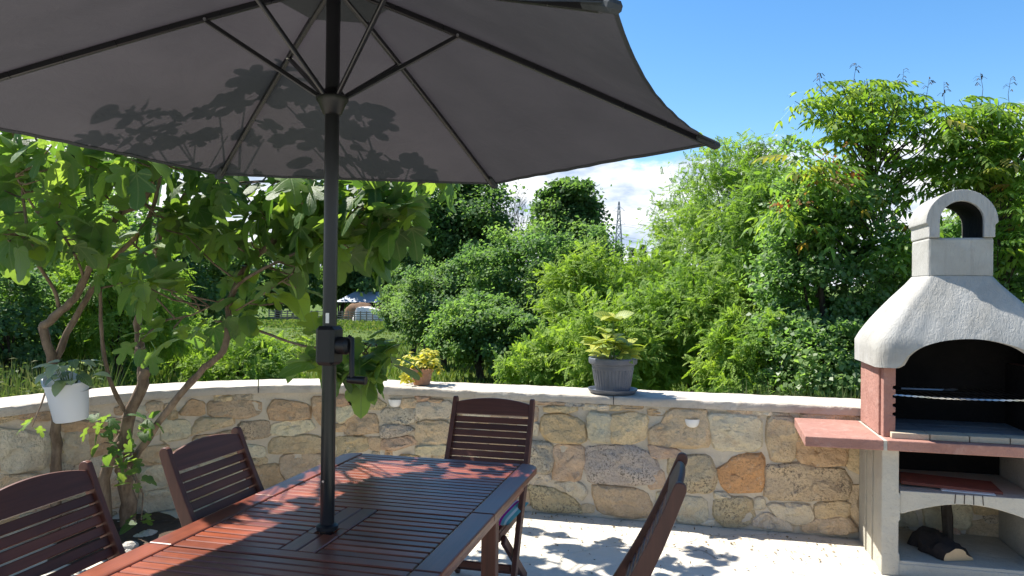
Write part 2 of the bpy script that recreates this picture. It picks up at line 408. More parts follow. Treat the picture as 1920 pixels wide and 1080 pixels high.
# ------------------------------------------------------------------ setting: ground, patio
def gz(y, x=0.0):
    if y < 105: z = -.75-.021*max(0, y-5)
    elif y < 130: z = -2.85
    else: z = -2.85+min(9.0, (y-130)*.035)
    return z
def build_ground():
    ys = np.concatenate([np.linspace(-60, 5, 8), np.linspace(7, 130, 90), np.geomspace(136, 2600, 26)])
    xs = np.concatenate([-np.geomspace(2600, 60, 16), np.linspace(-50, 50, 60), np.geomspace(60, 2600, 16)])
    v = []; 
    for y in ys:
        for x in xs:
            near = y > 8
            v.append((x, y, gz(y)+(.10*noise.noise((x*.22, y*.22, 3)) if near else 0)+(.35*noise.noise((x*.03, y*.03, 8)) if 30 < y < 300 else 0)))
    nx = len(xs); q = [(j*nx+i, j*nx+i+1, (j+1)*nx+i+1, (j+1)*nx+i) for j in range(len(ys)-1) for i in range(nx-1)]
    n = NT('meadow_turf'); p = n.world_pos()
    a = n.noise(.25, 5, .6, p); b = n.noise(6, 5, .7, p); d = n.noise(1.1, 5, .6, p)
    c = n.mix(n.ramp(a, [(.35, 0), (.65, 1)]), (.085, .135, .028), (.125, .175, .040))
    c = n.mix(n.ramp(b, [(.42, .7), (.6, 0)]), c, (.045, .080, .018)); c = n.mix(n.ramp(d, [(.56, 0), (.72, .6)]), c, (.20, .19, .085))
    o = link('meadow', np_mesh('meadow', v, q), n.finish(n.pbr(c, .95, .1, bump=n.bump(b, .9, .15))))
    o['kind'] = 'structure'
build_ground()
pb = MB(); pb.box((-.8, 1.0, -.40), (8.4, 8.36, .80)); patio = pb.build('patio', M['concrete']); patio['kind'] = 'structure'
# planted bed round the foot of the fig
bed = MB(); nb = 26; ring = []
for k in range(nb):
    a = 2*math.pi*k/nb; rr = .62+.10*math.sin(3*a)+.06*math.sin(7*a+1)
    ring.append((-3.42+rr*math.cos(a)*.75, 4.02+rr*math.sin(a)*.75, .004))
bed.add(ring+[(-3.45, 4.05, .05)], [(k, (k+1) % nb, nb) for k in range(nb)]); b_ = bed.build('soil_bed', M['soil']); b_['kind'] = 'structure'

# ------------------------------------------------------------------ stone wall
PATH = [(-4.35, 1.6), (-4.14, 2.6), (-3.98, 3.5), (-3.87, 3.95), (-3.70, 4.36), (-3.42, 4.71), (-3.06, 4.98), (-2.70, 5.13), (-2.35, 5.18), (3.2, 5.18)]
segL = [math.dist(a, b) for a, b in zip(PATH, PATH[1:])]; cumL = [0]
for l_ in segL: cumL.append(cumL[-1]+l_)
WALL_L = cumL[-1]
nrm = []
for i in range(len(PATH)):
    ns = []
    for j in (i-1, i):
        if 0 <= j < len(segL): d = ((PATH[j+1][0]-PATH[j][0])/segL[j], (PATH[j+1][1]-PATH[j][1])/segL[j]); ns.append((d[1], -d[0]))
    v = np.mean(ns, axis=0); nrm.append(v/np.linalg.norm(v))
def wp(s, z, dep):
    """point on the wall: run s along it, height z, dep metres proud of the face"""
    i = max(0, min(len(segL)-1, next((k for k in range(len(segL)) if s <= cumL[k+1]), len(segL)-1))); t = (s-cumL[i])/segL[i]
    p = np.array(PATH[i])*(1-t)+np.array(PATH[i+1])*t; nn = nrm[i]*(1-t)+nrm[i+1]*t
    return (p[0]+nn[0]*dep, p[1]+nn[1]*dep, z)
wall = thing('stone_wall', 'low wall of rough tan limestone with pale concrete coping behind the table', 'wall', (-2.35, 5.18, 0))
def nz(a, b, c): return noise.noise((a, b, c))
wb = MB(); S_ = np.linspace(0, WALL_L, 330); Z_ = np.linspace(-.04, .79, 29); vs = []; fs = []
for s in S_:
    for z in Z_: vs.append(wp(s, z, -.006+.009*nz(s*9, z*9, 1)+.009*nz(s*28, z*28, 4)))
nzv = len(Z_)
fs = [(i*nzv+j, (i+1)*nzv+j, (i+1)*nzv+j+1, i*nzv+j+1) for i in range(len(S_)-1) for j in range(nzv-1)]
k0 = len(vs)
for s in S_[::3]:
    for dep, z in ((-.03, .785), (-.40, .785), (-.40, -1.1)): vs.append(wp(s, z, dep))
m_ = len(S_[::3]); fs += [(k0+i*3+j, k0+(i+1)*3+j, k0+(i+1)*3+j+1, k0+i*3+j+1) for i in range(m_-1) for j in range(2)]
wb.add(vs, fs); wb.build('mortar_core', M['mortar'], wall, smooth=60, recalc=False)
# coping: cast lengths with thin joints
for a_, b_ in ((0, 1.72), (1.726, 3.655), (3.662, 6.30), (6.305, WALL_L)):
    cb = MB(); ss = np.arange(a_, b_, .035).tolist()+[b_]; vs = []
    prof = [(.020, .786), (.024, .800), (.025, .815), (.024, .834), (.019, .841), (-.06, .843), (-.14, .841), (-.24, .842), (-.34, .841), (-.425, .839), (-.44, .825), (-.44, .786)]
    for s in ss:
        for d_, z_ in prof:
            e = .008*nz(s*16, z_*30, d_*9)+.006*nz(s*4, 5, d_*5)+.004*nz(s*45, z_*60, d_*20); vs.append(wp(s, z_+(.6*e if z_ > .79 else 0), d_+(e if d_ > -.05 or d_ < -.4 else 0)))
    m = len(prof); fs = [(i*m+j, (i+1)*m+j, (i+1)*m+(j+1) % m, i*m+(j+1) % m) for i in range(len(ss)-1) for j in range(m)]
    fs += [tuple(range(m)), tuple((len(ss)-1)*m+j for j in range(m-1, -1, -1))]
    cb.add(vs, fs); cb.build('coping', M['coping'], wall, smooth=50)
STONES=[
('b',(5.812,0.673,5.954,0.694,6.081,0.651,6.100,0.540,6.046,0.510,5.855,0.513,5.808,0.569)),
('g',(5.679,0.489,5.864,0.482,5.879,0.383,5.857,0.292,5.681,0.280)),
('p',(5.896,0.466,6.083,0.472,6.092,0.379,6.058,0.252,5.894,0.249,5.902,0.367)),
('g',(6.128,0.470,6.261,0.487,6.419,0.505,6.541,0.451,6.602,0.377,6.577,0.270,6.404,0.249,6.157,0.250,6.115,0.363)),
('c',(6.134,0.712,6.277,0.710,6.278,0.533,6.145,0.529)),
('t',(6.294,0.702,6.435,0.726,6.517,0.704,6.514,0.572,6.402,0.526,6.296,0.534)),
('s',(5.720,0.174,5.867,0.166,6.005,0.123,6.087,0.048,6.051,0.028,5.758,0.023,5.730,0.102)),
('b',(6.175,0.206,6.405,0.205,6.518,0.187,6.571,0.078,6.545,0.036,6.424,0.027,6.221,0.041,6.184,0.136)),
('t',(5.825,0.746,6.026,0.760,6.035,0.725,5.834,0.715)),
('c',(5.719,0.260,5.839,0.277,5.858,0.229,5.729,0.202)),
('c',(5.904,0.214,6.067,0.234,6.122,0.167,6.077,0.110,5.959,0.173)),
('b',(5.759,0.788,5.861,0.788,5.852,0.766,5.762,0.764)),
('r',(5.866,0.787,5.962,0.784,5.957,0.761,5.871,0.762)),
('g',(5.966,0.784,6.089,0.781,6.080,0.763,5.971,0.759)),
('c',(6.102,0.773,6.187,0.776,6.178,0.751,6.107,0.744)),
('c',(6.201,0.774,6.258,0.778,6.263,0.749,6.205,0.743)),
('t',(6.269,0.780,6.355,0.781,6.347,0.753,6.272,0.749)),
('o',(6.366,0.788,6.486,0.788,6.478,0.765,6.373,0.760)),
('t',(6.688,0.765,6.898,0.771,6.934,0.665,6.926,0.549,6.822,0.525,6.575,0.528,6.556,0.627,6.645,0.686)),
('c',(6.942,0.746,7.113,0.754,7.257,0.735,7.258,0.533,6.995,0.526,6.960,0.631)),
('t',(7.324,0.747,7.464,0.745,7.490,0.651,7.466,0.480,7.351,0.468,7.321,0.598)),
('o',(7.506,0.669,7.788,0.676,7.790,0.470,7.637,0.452,7.515,0.470)),
('t',(7.821,0.566,7.900,0.563,7.893,0.409,7.814,0.455)),
('t',(7.538,0.775,7.890,0.779,7.892,0.596,7.821,0.588,7.804,0.702,7.538,0.706)),
('s',(6.691,0.436,6.770,0.450,6.927,0.468,6.984,0.347,6.955,0.238,6.807,0.228,6.692,0.328)),
('O',(7.001,0.366,7.115,0.471,7.276,0.490,7.277,0.271,7.151,0.244,7.066,0.247)),
('s',(7.318,0.423,7.499,0.452,7.662,0.428,7.758,0.434,7.814,0.369,7.807,0.258,7.582,0.232,7.319,0.221)),
('t',(7.822,0.319,7.886,0.332,7.888,0.051,7.824,0.157)),
('p',(6.559,0.337,6.630,0.341,6.644,0.252,6.560,0.228)),
('c',(6.746,0.169,6.912,0.173,6.922,0.040,6.853,0.016,6.739,0.025)),
('s',(6.990,0.183,7.202,0.204,7.220,0.064,7.153,0.024,7.051,0.015,6.991,0.063)),
('c',(7.237,0.066,7.304,0.115,7.461,0.054,7.453,0.018,7.237,0.031)),
('c',(7.320,0.169,7.567,0.188,7.600,0.113,7.567,0.076,7.486,0.064,7.387,0.095)),
('t',(7.623,0.201,7.799,0.223,7.808,0.147,7.624,0.115)),
('t',(7.543,0.056,7.624,0.102,7.800,0.129,7.864,0.053,7.769,0.028,7.543,0.026)),
('p',(6.557,0.514,6.735,0.493,6.757,0.462,6.691,0.449,6.576,0.442)),
('c',(6.905,0.030,6.969,0.044,6.965,0.012,6.905,0.012)),
('c',(6.985,0.227,7.049,0.228,7.084,0.199,6.990,0.192)),
('o',(6.555,0.759,6.653,0.754,6.644,0.730,6.555,0.727)),
('t',(7.079,0.786,7.198,0.788,7.194,0.763,7.083,0.762)),
('c',(7.206,0.788,7.332,0.787,7.328,0.763,7.210,0.761)),
('g',(7.340,0.781,7.431,0.782,7.427,0.766,7.344,0.764)),
('b',(4.304,0.558,4.372,0.633,4.531,0.618,4.546,0.553,4.539,0.499,4.312,0.481)),
('s',(4.343,0.739,4.404,0.760,4.529,0.751,4.601,0.714,4.544,0.672,4.350,0.699)),
('g',(4.588,0.641,4.630,0.669,4.854,0.686,4.859,0.608,4.772,0.578,4.602,0.589)),
('c',(4.864,0.726,5.122,0.744,5.116,0.641,4.869,0.635)),
('t',(4.869,0.583,5.103,0.601,5.098,0.452,4.878,0.426,4.857,0.503)),
('g',(4.582,0.541,4.758,0.557,4.842,0.529,4.752,0.491,4.597,0.463)),
('c',(4.227,0.672,4.337,0.682,4.392,0.647,4.270,0.564,4.228,0.596)),
('t',(4.230,0.446,4.449,0.455,4.477,0.370,4.232,0.309)),
('p',(4.490,0.444,4.569,0.448,4.562,0.375,4.498,0.378)),
('p',(4.590,0.439,4.801,0.471,4.864,0.432,4.704,0.383,4.591,0.383)),
('t',(4.749,0.747,4.847,0.751,4.854,0.696,4.749,0.691)),
('r',(4.860,0.777,4.950,0.776,4.937,0.746,4.868,0.746)),
('r',(4.961,0.763,5.040,0.763,5.040,0.746,4.964,0.744)),
('r',(4.226,0.756,4.322,0.751,4.309,0.698,4.227,0.686)),
('c',(4.872,0.410,5.078,0.428,5.078,0.373,4.872,0.361)),
('o',(3.772,0.724,3.892,0.712,4.012,0.690,4.023,0.591,3.754,0.595,3.733,0.663)),
('c',(3.764,0.539,3.893,0.573,4.024,0.570,4.060,0.513,3.894,0.475,3.755,0.487)),
('t',(3.795,0.446,4.035,0.456,4.126,0.429,4.127,0.345,3.757,0.344,3.756,0.405)),
('t',(3.837,0.311,4.027,0.327,4.128,0.299,4.129,0.221,3.878,0.145,3.828,0.208)),
('o',(3.621,0.246,3.812,0.245,3.808,0.188,3.849,0.125,3.682,0.062)),
('s',(3.531,0.562,3.724,0.571,3.735,0.468,3.561,0.459)),
('c',(3.581,0.407,3.697,0.378,3.708,0.326,3.601,0.319)),
('b',(3.332,0.729,3.444,0.733,3.654,0.718,3.665,0.646,3.559,0.616,3.333,0.644)),
('o',(3.200,0.748,3.285,0.731,3.286,0.656,3.127,0.671)),
('t',(3.258,0.614,3.464,0.611,3.484,0.565,3.334,0.544,3.203,0.516)),
('c',(3.018,0.623,3.174,0.608,3.189,0.508,3.020,0.488)),
('r',(4.054,0.741,4.176,0.746,4.179,0.492,4.074,0.585)),
('c',(2.912,0.681,3.000,0.673,2.992,0.558,2.896,0.511)),
('t',(2.888,0.436,3.039,0.457,3.022,0.343,2.889,0.350)),
('c',(2.881,0.304,3.040,0.321,3.069,0.182,2.883,0.162)),
('c',(2.883,0.143,3.061,0.134,3.117,0.012,2.885,0.012)),
('t',(2.002,0.788,2.088,0.788,2.096,0.768,2.003,0.753)),
('r',(2.130,0.788,2.286,0.773,2.286,0.733,2.130,0.752)),
('r',(2.383,0.689,2.725,0.674,2.726,0.602,2.384,0.636)),
('c',(2.004,0.708,2.124,0.678,2.280,0.638,2.283,0.442,2.020,0.453)),
('c',(2.399,0.619,2.514,0.617,2.531,0.434,2.402,0.434)),
('t',(2.544,0.601,2.695,0.595,2.697,0.468,2.553,0.461)),
('c',(2.741,0.644,2.867,0.628,2.870,0.441,2.744,0.460)),
('c',(2.546,0.431,2.697,0.436,2.699,0.278,2.562,0.305)),
('t',(2.007,0.428,2.212,0.406,2.284,0.361,2.286,0.243,2.009,0.309)),
('c',(2.313,0.355,2.518,0.321,2.520,0.190,2.315,0.236))]

PAL = dict(b=(0.558, 0.42, 0.274, 0.35), g=(0.546, 0.487, 0.399, 1), p=(0.613, 0.445, 0.318, 0.15), c=(0.66, 0.588, 0.446, 0.2), t=(0.624, 0.491, 0.328, 0.3), s=(0.546, 0.446, 0.297, 0.95), r=(0.561, 0.391, 0.266, 0.2), o=(0.594, 0.42, 0.257, 0.3), O=(0.615, 0.354, 0.163, 0.5))
def chaikin(P_, k=.15):
    o = []
    for (a, b), (c, d) in zip(P_, P_[1:]+P_[:1]): o += [((1-k)*a+k*c, (1-k)*b+k*d), (k*a+(1-k)*c, k*b+(1-k)*d)]
    return o
def stone(poly, col):
    P_ = [(a, b) for a, b in poly]; cx = sum(p[0] for p in P_)/len(P_); cz = sum(p[1] for p in P_)/len(P_); sd = random.random()*90
    big = max(max(p[0] for p in P_)-min(p[0] for p in P_), .05) > .12
    gx = 1+.022/max(.04, max(abs(p[0]-cx) for p in P_)); gz_ = 1+.019/max(.03, max(abs(p[1]-cz) for p in P_))
    P_ = [(cx+(a-cx)*gx, cz+(b-cz)*gz_) for a, b in P_]
    P_ = chaikin(P_)
    if big:
        Q = []                                                 # more outline points, roughened
        for (a, b), (c, d) in zip(P_, P_[1:]+P_[:1]):
            L_ = math.hypot(c-a, d-b); m = max(1, int(L_/.035))
            for i in range(m): Q.append((a+(c-a)*i/m, b+(d-b)*i/m))
        P_ = [(a+.009*nz(a*24, b*24, sd), b+.009*nz(a*24, b*24, sd+7)) for a, b in Q]
    n_ = len(P_); vs = []; fs = []
    tilt = (random.uniform(-.06, .06), random.uniform(-.09, .05)); pr = random.uniform(0, .013)
    rings = ((1.06, -.014), (1.0, .001), (.95, .011), (.82, .015), (.62, .017), (.40, .017), (.18, .017)) if big else ((1.06, -.012), (1.0, 0), (.85, .007), (.45, .010))
    nr_ = len(rings)
    for k, (sc, dp) in enumerate(rings):
        for (a, b) in P_:
            x = cx+(a-cx)*sc; z = cz+(b-cz)*sc; x_ = x-cx; z_ = z-cz
            if 1 < k: x += .006*nz(x*30, z*30, sd+11); z += .006*nz(x*30, z*30, sd+13)
            e = noise.cell((x*13+sd, z*17, sd))-.5
            d = dp+((pr+tilt[0]*x_+tilt[1]*z_+.022*nz(x*8, z*8, sd)+.015*nz(x*21, z*21, sd+3)+.009*e)*min(1, (k-1)/2) if k > 1 else .004*nz(x*20, z*20, sd))
            vs.append(wp(x, min(max(z, .004), .787), d))
    vs.append(wp(cx, cz, .012+pr+.014*nz(cx*8, cz*8, sd)))
    for k in range(nr_-1): fs += [(k*n_+i, k*n_+(i+1) % n_, (k+1)*n_+(i+1) % n_, (k+1)*n_+i) for i in range(n_)]
    fs += [((nr_-1)*n_+i, (nr_-1)*n_+(i+1) % n_, nr_*n_) for i in range(n_)]
    sb = MB(); sb.add(vs, fs); o = sb.build('stone', M['stone'], wall, smooth=24)
    c = PAL[col]; j = random.uniform(.88, 1.10); o.color = (c[0]*j, c[1]*j*random.uniform(.97, 1.03), c[2]*j*random.uniform(.94, 1.06), c[3]); return o
boxes = []
for col, q in STONES:
    poly = list(zip(q[0::2], q[1::2])); stone(poly, col); ss = [p[0] for p in poly]; zz = [p[1] for p in poly]; boxes.append((min(ss), max(ss), min(zz), max(zz)))
cnt = 0
for it in range(9000):                                      # the stretches of wall the photo does not show in detail
    fsz = 1 if it < 1500 else .55 if it < 3500 else .30
    w = random.uniform(.14, .36)*fsz; h = random.uniform(.10, .20)*fsz; s0 = random.uniform(.02, WALL_L-.4); z0 = random.uniform(.015, .775-h)
    g = .014 if fsz > .4 else .006
    if all(s0-g > b[1] or s0+w+g < b[0] or z0-g > b[3] or z0+h+g < b[2] for b in boxes):
        boxes.append((s0, s0+w, z0, z0+h)); j = lambda k: random.uniform(-k, k)
        if fsz < .4: j = lambda k: random.uniform(-k, k)*.4
        poly = [(s0+j(.01), z0+h*.15+j(.01)), (s0+w*.1+j(.01), z0), (s0+w*.6, z0+j(.012)), (s0+w+j(.01), z0+h*.1), (s0+w, z0+h*.8), (s0+w*.85, z0+h+j(.01)), (s0+w*.4, z0+h+j(.012)), (s0+j(.01), z0+h*.9)]
        stone(poly, random.choice('ctttcbsogp')); cnt += 1
        if cnt > 260: break
# small white half-round wall lamps
for (s, z), lab in (((cumL[8]+.209, .752), 'small white half-round lamp high on the wall left of the far chair'), ((cumL[8]+2.346, .715), 'small white half-round lamp high on the wall near the barbecue')):
    p = wp(s, z, 0); L_ = thing('wall_lamp', lab, 'lamp', (p[0], p[1], z-.045), group='white lamps on the stone wall')
    lb = MB(); vs = []; m = 9; n_ = 10
    for j in range(m):
        t = j/(m-1)*math.pi/2
        for k in range(n_+1):
            a = math.pi+math.pi*k/n_; r_ = .050*math.sin(t)**.7 if j else .001
            vs.append((p[0]+r_*math.cos(a), p[1]-.016+r_*.75*math.sin(a), z-.058*math.cos(t)))
    for k in range(n_+1): a = math.pi+math.pi*k/n_; vs.append((p[0]+.042*math.cos(a), p[1]-.016+.028*math.sin(a), z-.004))
    fs = [(j*(n_+1)+k, j*(n_+1)+k+1, (j+1)*(n_+1)+k+1, (j+1)*(n_+1)+k) for j in range(m) for k in range(n_)]
    lb.add(vs, fs); lb.build('shade', M['white_lamp'], L_, smooth=50)
    MB().box((p[0], p[1]-.004, z-.018), (.05, .026, .025), ch=.004).build('back_plate', M['white_lamp'], L_)

# ------------------------------------------------------------------ masonry barbecue
CX = 1.465
bbq = thing('barbecue', 'masonry barbecue with white plaster hood, chimney and red slab at the end of the wall', 'barbecue', (CX, 4.86, 0))
def bpart(name, mat, mb, par=bbq, bev=.006, **k): return mb.build(name, M[mat], par, bevel=bev, **k)
for x0 in (1.03, 1.82):
    sp_ = MB(); sp_.box((x0+.04, 4.875, .35), (.072, .58, .70)); bpart('side_panel', 'grey_cast', sp_)
    lg = MB(); o_ = 0 if x0 < 1.4 else 0
    xi = x0+.084 if x0 < CX else x0-.004; xo = x0-.004 if x0 < CX else x0+.084; sg = 1 if x0 < CX else -1
    lg.prism([(xo, .0), (xi+sg*.006, .0), (xi+sg*.006, .12), (xi, .13), (xi, .30), (xi+sg*.008, .315), (xi+sg*.008, .45), (xi, .465), (xi, .703), (xo, .703)], 'y', 4.54, 4.622)
    bpart('leg', 'grey_cast', lg)
    for yy in (4.78, 4.95):                                   # shallow joints on the outer face
        g_ = MB(); g_.box((x0-.001 if x0 < CX else x0+.081, yy, .35), (.008, .012, .69)); bpart('joint', 'grey_cast', g_, bev=0)
sl = MB(); sl.box((CX, 4.86, .06), (.705, .62, .05)); bpart('base_slab', 'grey_cast', sl)
bf = MB(); bf.box((CX, 4.558, .035), (.700, .03, .068)); bpart('base_front', 'grey_cast', bf)
ar = MB(); out = [(1.122, .472), (1.122, .345)]
for k in range(13): t = k/12; x = 1.135+t*.66; out.append((x, .345+.074*math.sin(math.pi*t)))
out += [(1.808, .345), (1.808, .472)]
ar.prism(out, 'y', 4.553, 4.615); arch = bpart('arch_beam', 'grey_cast', ar, bev=.004)
for k in range(4): c_ = MB(); x = 1.40+k*.044; c_.bar((x, 4.5525, .4725), (x+(x-1.465)*.06, 4.5525, .421), .004, .004); bpart('score_line', 'char_bark', c_, arch, bev=0)
sh = MB(); sh.box((CX, 4.90, .447), (.705, .56, .045)); bpart('shelf', 'grey_cast', sh)
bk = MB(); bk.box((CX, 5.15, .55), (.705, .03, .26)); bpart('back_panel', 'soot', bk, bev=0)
ms = MB(); ms.box((1.4755, 4.815, .7315), (.871, .67, .057)); bpart('worktop_slab', 'red_cast', ms, bev=.005)
sd = MB(); sd.prism([(.640, 5.145), (.614, 4.478), (1.022, 4.482), (1.022, 5.145)], 'z', .702, .759); bpart('side_shelf', 'red_cast', sd, bev=.005)
mj = MB(); mj.box((1.031, 4.815, .7295), (.020, .664, .056)); bpart('joint', 'grey_cast', mj, bev=.003)
for sg, x0 in ((1, 1.03), (-1, 1.90)):
    b1 = MB(); b1.box((x0+sg*.026, 4.885, .958), (.052, .47, .395)); bpart('post', 'red_cast', b1)
    o2 = [(x0+sg*.012, .761), (x0+sg*.075, .761), (x0+sg*.075, .86)]
    for z in (.88, .93, .98, 1.03): o2 += [(x0+sg*.075, z), (x0+sg*.060, z+.002), (x0+sg*.060, z+.018), (x0+sg*.075, z+.020)]
    o2 += [(x0+sg*.075, 1.152), (x0+sg*.012, 1.152)]
    b2 = MB(); b2.prism(o2, 'y', 4.586, 4.648); bpart('grill_post', 'red_cast', b2, bev=.004)
    b3 = MB(); b3.box((x0+sg*.058, 4.88, .958), (.012, .45, .39)); bpart('fire_lining', 'soot', b3, bev=0)
fb = MB(); fb.box((CX, 5.125, .98), (.75, .03, .44)); bpart('fire_back', 'soot', fb, bev=0)
for k in range(4):
    b_ = MB(); x = 1.075+k*.196; b_.box((x+.0965, 4.603, .777), (.191, .115, .032)); bpart('firebrick', 'firebrick', b_, bev=.003)
    for j in range(2): c_ = MB(); c_.box((x+.0965, 4.719+j*.118+.002, .776), (.193, .114, .030)); bpart('firebrick', 'hearth', c_, bev=.002)
    c_ = MB(); c_.box((x+.0965, 5.01, .775), (.193, .19, .030)); bpart('firebrick', 'hearth', c_, bev=.002)
# hood
def hood_ring():
    u = []
    cf = .15
    for k in range(31): u.append((-(1-cf)+2*(1-cf)*k/30, -1))
    for k in range(1, 4): t = k/4; a = t*math.pi/2; u.append(((1-cf)+cf*math.sin(a), -1+cf*(1-math.cos(a))*1.6))
    for k in range(9): u.append((1, -1+cf*1.6+(2-cf*1.6)*k/8))
    for k in range(1, 12): u.append((1-2*k/12, 1))
    for k in range(9): u.append((-1, 1-(2-cf*1.6)*k/8))
    for k in range(1, 4): t = 1-k/4; a = t*math.pi/2; u.append((-(1-cf)-cf*math.sin(a), -1+cf*(1-math.cos(a))*1.6))
    return u
RING = hood_ring()
def hood_pt(u, z, inset=0):
    w = min(max((z-1.285)/(1.665-1.285), 0), 1); w = w*w*(1.55-.55*w) if w < 1 else 1
    w = .35*w+.65*min(max((z-1.285)/(1.665-1.285), 0), 1)
    hx = .470*(1-w)+.168*w-inset; y0 = 4.525*(1-w)+4.70*w+inset; y1 = 5.13*(1-w)+5.04*w-inset
    bulge = .012*(1-abs(u[0]))*(1-w)
    return (CX+u[0]*hx+.004*nz(u[0]*5, z*9, u[1]*5), (y0+y1)/2+u[1]*(y1-y0)/2-(bulge if u[1] <= -.99 else 0)+.004*nz(u[0]*7+9, z*8, 2), z)
def hood_zb(u):
    z = 1.152+(.02*nz(u[0]*3, 1, 1))*.4
    if u[1] <= -.999 and abs(u[0]) < .74: z = 1.152+.172*math.sqrt(max(0, 1-(u[0]/.74)**2))
    return z
hb = MB(); nr = 12; nu = len(RING); vs = []; fs = []
for inset in (0, .035):
    for j in range(nr+1):
        for u in RING: zb = hood_zb(u); vs.append(hood_pt(u, zb+(1.67-zb)*j/nr, inset))
fs = [(j*nu+k, j*nu+(k+1) % nu, (j+1)*nu+(k+1) % nu, (j+1)*nu+k) for j in range(nr) for k in range(nu)]
o_ = (nr+1)*nu; fs += [(k, o_+k, o_+(k+1) % nu, (k+1) % nu) for k in range(nu)]
hb.add(vs, fs); hood = hb.build('hood', M['plaster'], bbq, smooth=45)
hl = MB(); fs = [(j*nu+k, (j+1)*nu+k, (j+1)*nu+(k+1) % nu, j*nu+(k+1) % nu) for j in range(nr) for k in range(nu)]
hl.add(vs[o_:], fs); hl.build('hood_lining', M['soot'], bbq, smooth=45, recalc=False)
ch = MB(); ch.box((CX, 4.872, 1.775), (.336, .336, .226)); chim = bpart('chimney', 'plaster', ch, bev=.014)
cp = MB(); o2 = []
for k in range(25): a = math.pi-math.pi*k/24; o2.append((CX+.184*math.cos(a), 1.972+.186*math.sin(a)))
o2 += [(CX+.168, 1.958), (CX+.168, 1.888), (CX+.112, 1.888)]
for k in range(17): a = math.pi*k/16; o2.append((CX+.112*math.cos(a), 1.982+.112*math.sin(a)))
o2 += [(CX-.112, 1.888), (CX-.168, 1.888), (CX-.168, 1.958)]
cp.prism(o2, 'y', 4.70, 5.055); bpart('chimney_cap', 'plaster', cp, chim, bev=.007)
cf_ = MB(); cf_.prism(o2, 'y', 4.688, 4.699); bpart('cap_face', 'cap_cement', cf_, chim, bev=.003)
ci = MB(); o3 = []
for k in range(17): a = math.pi*k/16; o3.append((CX+.1105*math.cos(a), 1.982+.1105*math.sin(a)))
o3 = [(CX+.1105, 1.889)]+o3+[(CX-.1105, 1.889)]
n3 = len(o3); ci.add([(p[0], 4.71, p[1]) for p in o3]+[(p[0], 5.04, p[1]) for p in o3], [(i, i+1, n3+i+1, n3+i) for i in range(n3-1)]); ci.build('flue_lining', M['soot'], chim, smooth=50, recalc=False)

# things on the barbecue
gr = thing('grill_grate', 'thin wire grill grate with a twisted front bar across the fire opening', 'grate', (CX, 4.80, 1.0))
fr = MB(); pts = []; a0, b0 = (1.09, 4.60, 1.004), (1.84, 4.60, 1.004)
for st in (0, math.pi):
    pts = [(1.09+.75*t, 4.60+.0028*math.cos(70*t+st), .997+.0028*math.sin(70*t+st)-.010*math.sin(math.pi*t)) for t in np.linspace(0, 1, 160)]; fr.tube(pts, .0026, 5)
fr.build('front_bar', M['steel'], gr, smooth=60)
for k in range(3): b_ = MB(); y = 4.62+.24*k; b_.tube([(1.10, y+.02, .990), (1.83, y+.02, .990)], .003, 5); b_.build('cross_bar', M['dark_steel'], gr)
for k in range(18): b_ = MB(); x = 1.12+k*.041; b_.tube([(x, 4.605, .994), (x, 5.09, .994)], .002, 5); b_.build('wire', M['dark_steel'], gr)
tg = thing('skewers', 'bundle of bright wire skewers lying on the dark grill grate', 'skewers', (1.36, 4.9, .999))
for k in range(5):
    b_ = MB(); y = 4.86+k*.013; b_.tube([(1.20+.004*k, y, 1.002+.002*(k % 2)), (1.42+.008*k, y-.006, 1.004)], .0022, 5)
    pl = [(1.42+.008*k, y-.006, 1.004)]+[(1.455+.008*k-.030*math.cos(t), y-.006+.015*math.sin(t), 1.006) for t in np.linspace(.3, 5.9, 10)]
    b_.tube(pl, .0018, 5); b_.build('skewer', M['steel'], tg)
lg = thing('firewood_log', 'dark split log lying on the floor of the barbecue base', 'log', (1.36, 4.78, .085))
lb = MB(); vs = []; fs = []; nn = 14; LL = 9
ax = Vector((.30, -.95, 0)).normalized(); sx = Vector((.95, .30, 0)).normalized()
for j in range(LL):
    t = j/(LL-1); c = Vector((1.345, 4.90, .088))+ax*(.29*t)
    for k in range(nn):
        a = math.pi*k/(nn-1); rr = (.105+.03*nz(j*.7, k*.5, 2))*(1-.35*max(0, t-.75)*2)
        vs.append(c+sx*(rr*math.cos(a))+Vector((0, 0, max(0, rr*.95*math.sin(a)*(1-.25*t)))))
fs = [(j*nn+k, j*nn+k+1, (j+1)*nn+k+1, (j+1)*nn+k) for j in range(LL-1) for k in range(nn-1)]+[(j*nn, (j+1)*nn, (j+1)*nn+nn-1, j*nn+nn-1) for j in range(LL-1)]
lb.add(vs, fs); lb.build('bark', M['char_bark'], lg, smooth=40)
for q0, sg_ in (((LL-1)*nn, .001), (0, -.001)): le = MB(); le.add([vs[q0+k]+ax*sg_ for k in range(nn)], [tuple(range(nn))]); le.build('cut_end', M['cut_wood'], lg)
ks = thing('firewood_kindling', 'narrow upright split log leaning at the back of the barbecue base', 'log', (1.50, 5.05, .085))
b_ = MB(); b_.tube([(1.50, 5.00, .086), (1.505, 5.04, .22), (1.50, 5.07, .36)], [.028, .032, .026], 7); b_.build('split_log', M['bark'] if 'bark' in M else M['char_bark'], ks)
td = MB(); td.box((1.42, 4.77, .484), (.50, .26, .018), Matrix.Rotation(R(-7), 3, 'Z') @ Matrix.Rotation(R(1.5), 3, 'Y'), ch=.003); o = td.build('tile_board', M['red_tile'])
tag(o, 'flat red tile board lying on the shelf under the barbecue worktop', 'board')
td = MB(); td.box((1.48, 4.62, .474), (.26, .05, .006), Matrix.Rotation(R(-7), 3, 'Z'), ch=.001); o = td.build('white_strip', M['white_card']); tag(o, 'thin white strip sticking out under the red tile board', 'strip')

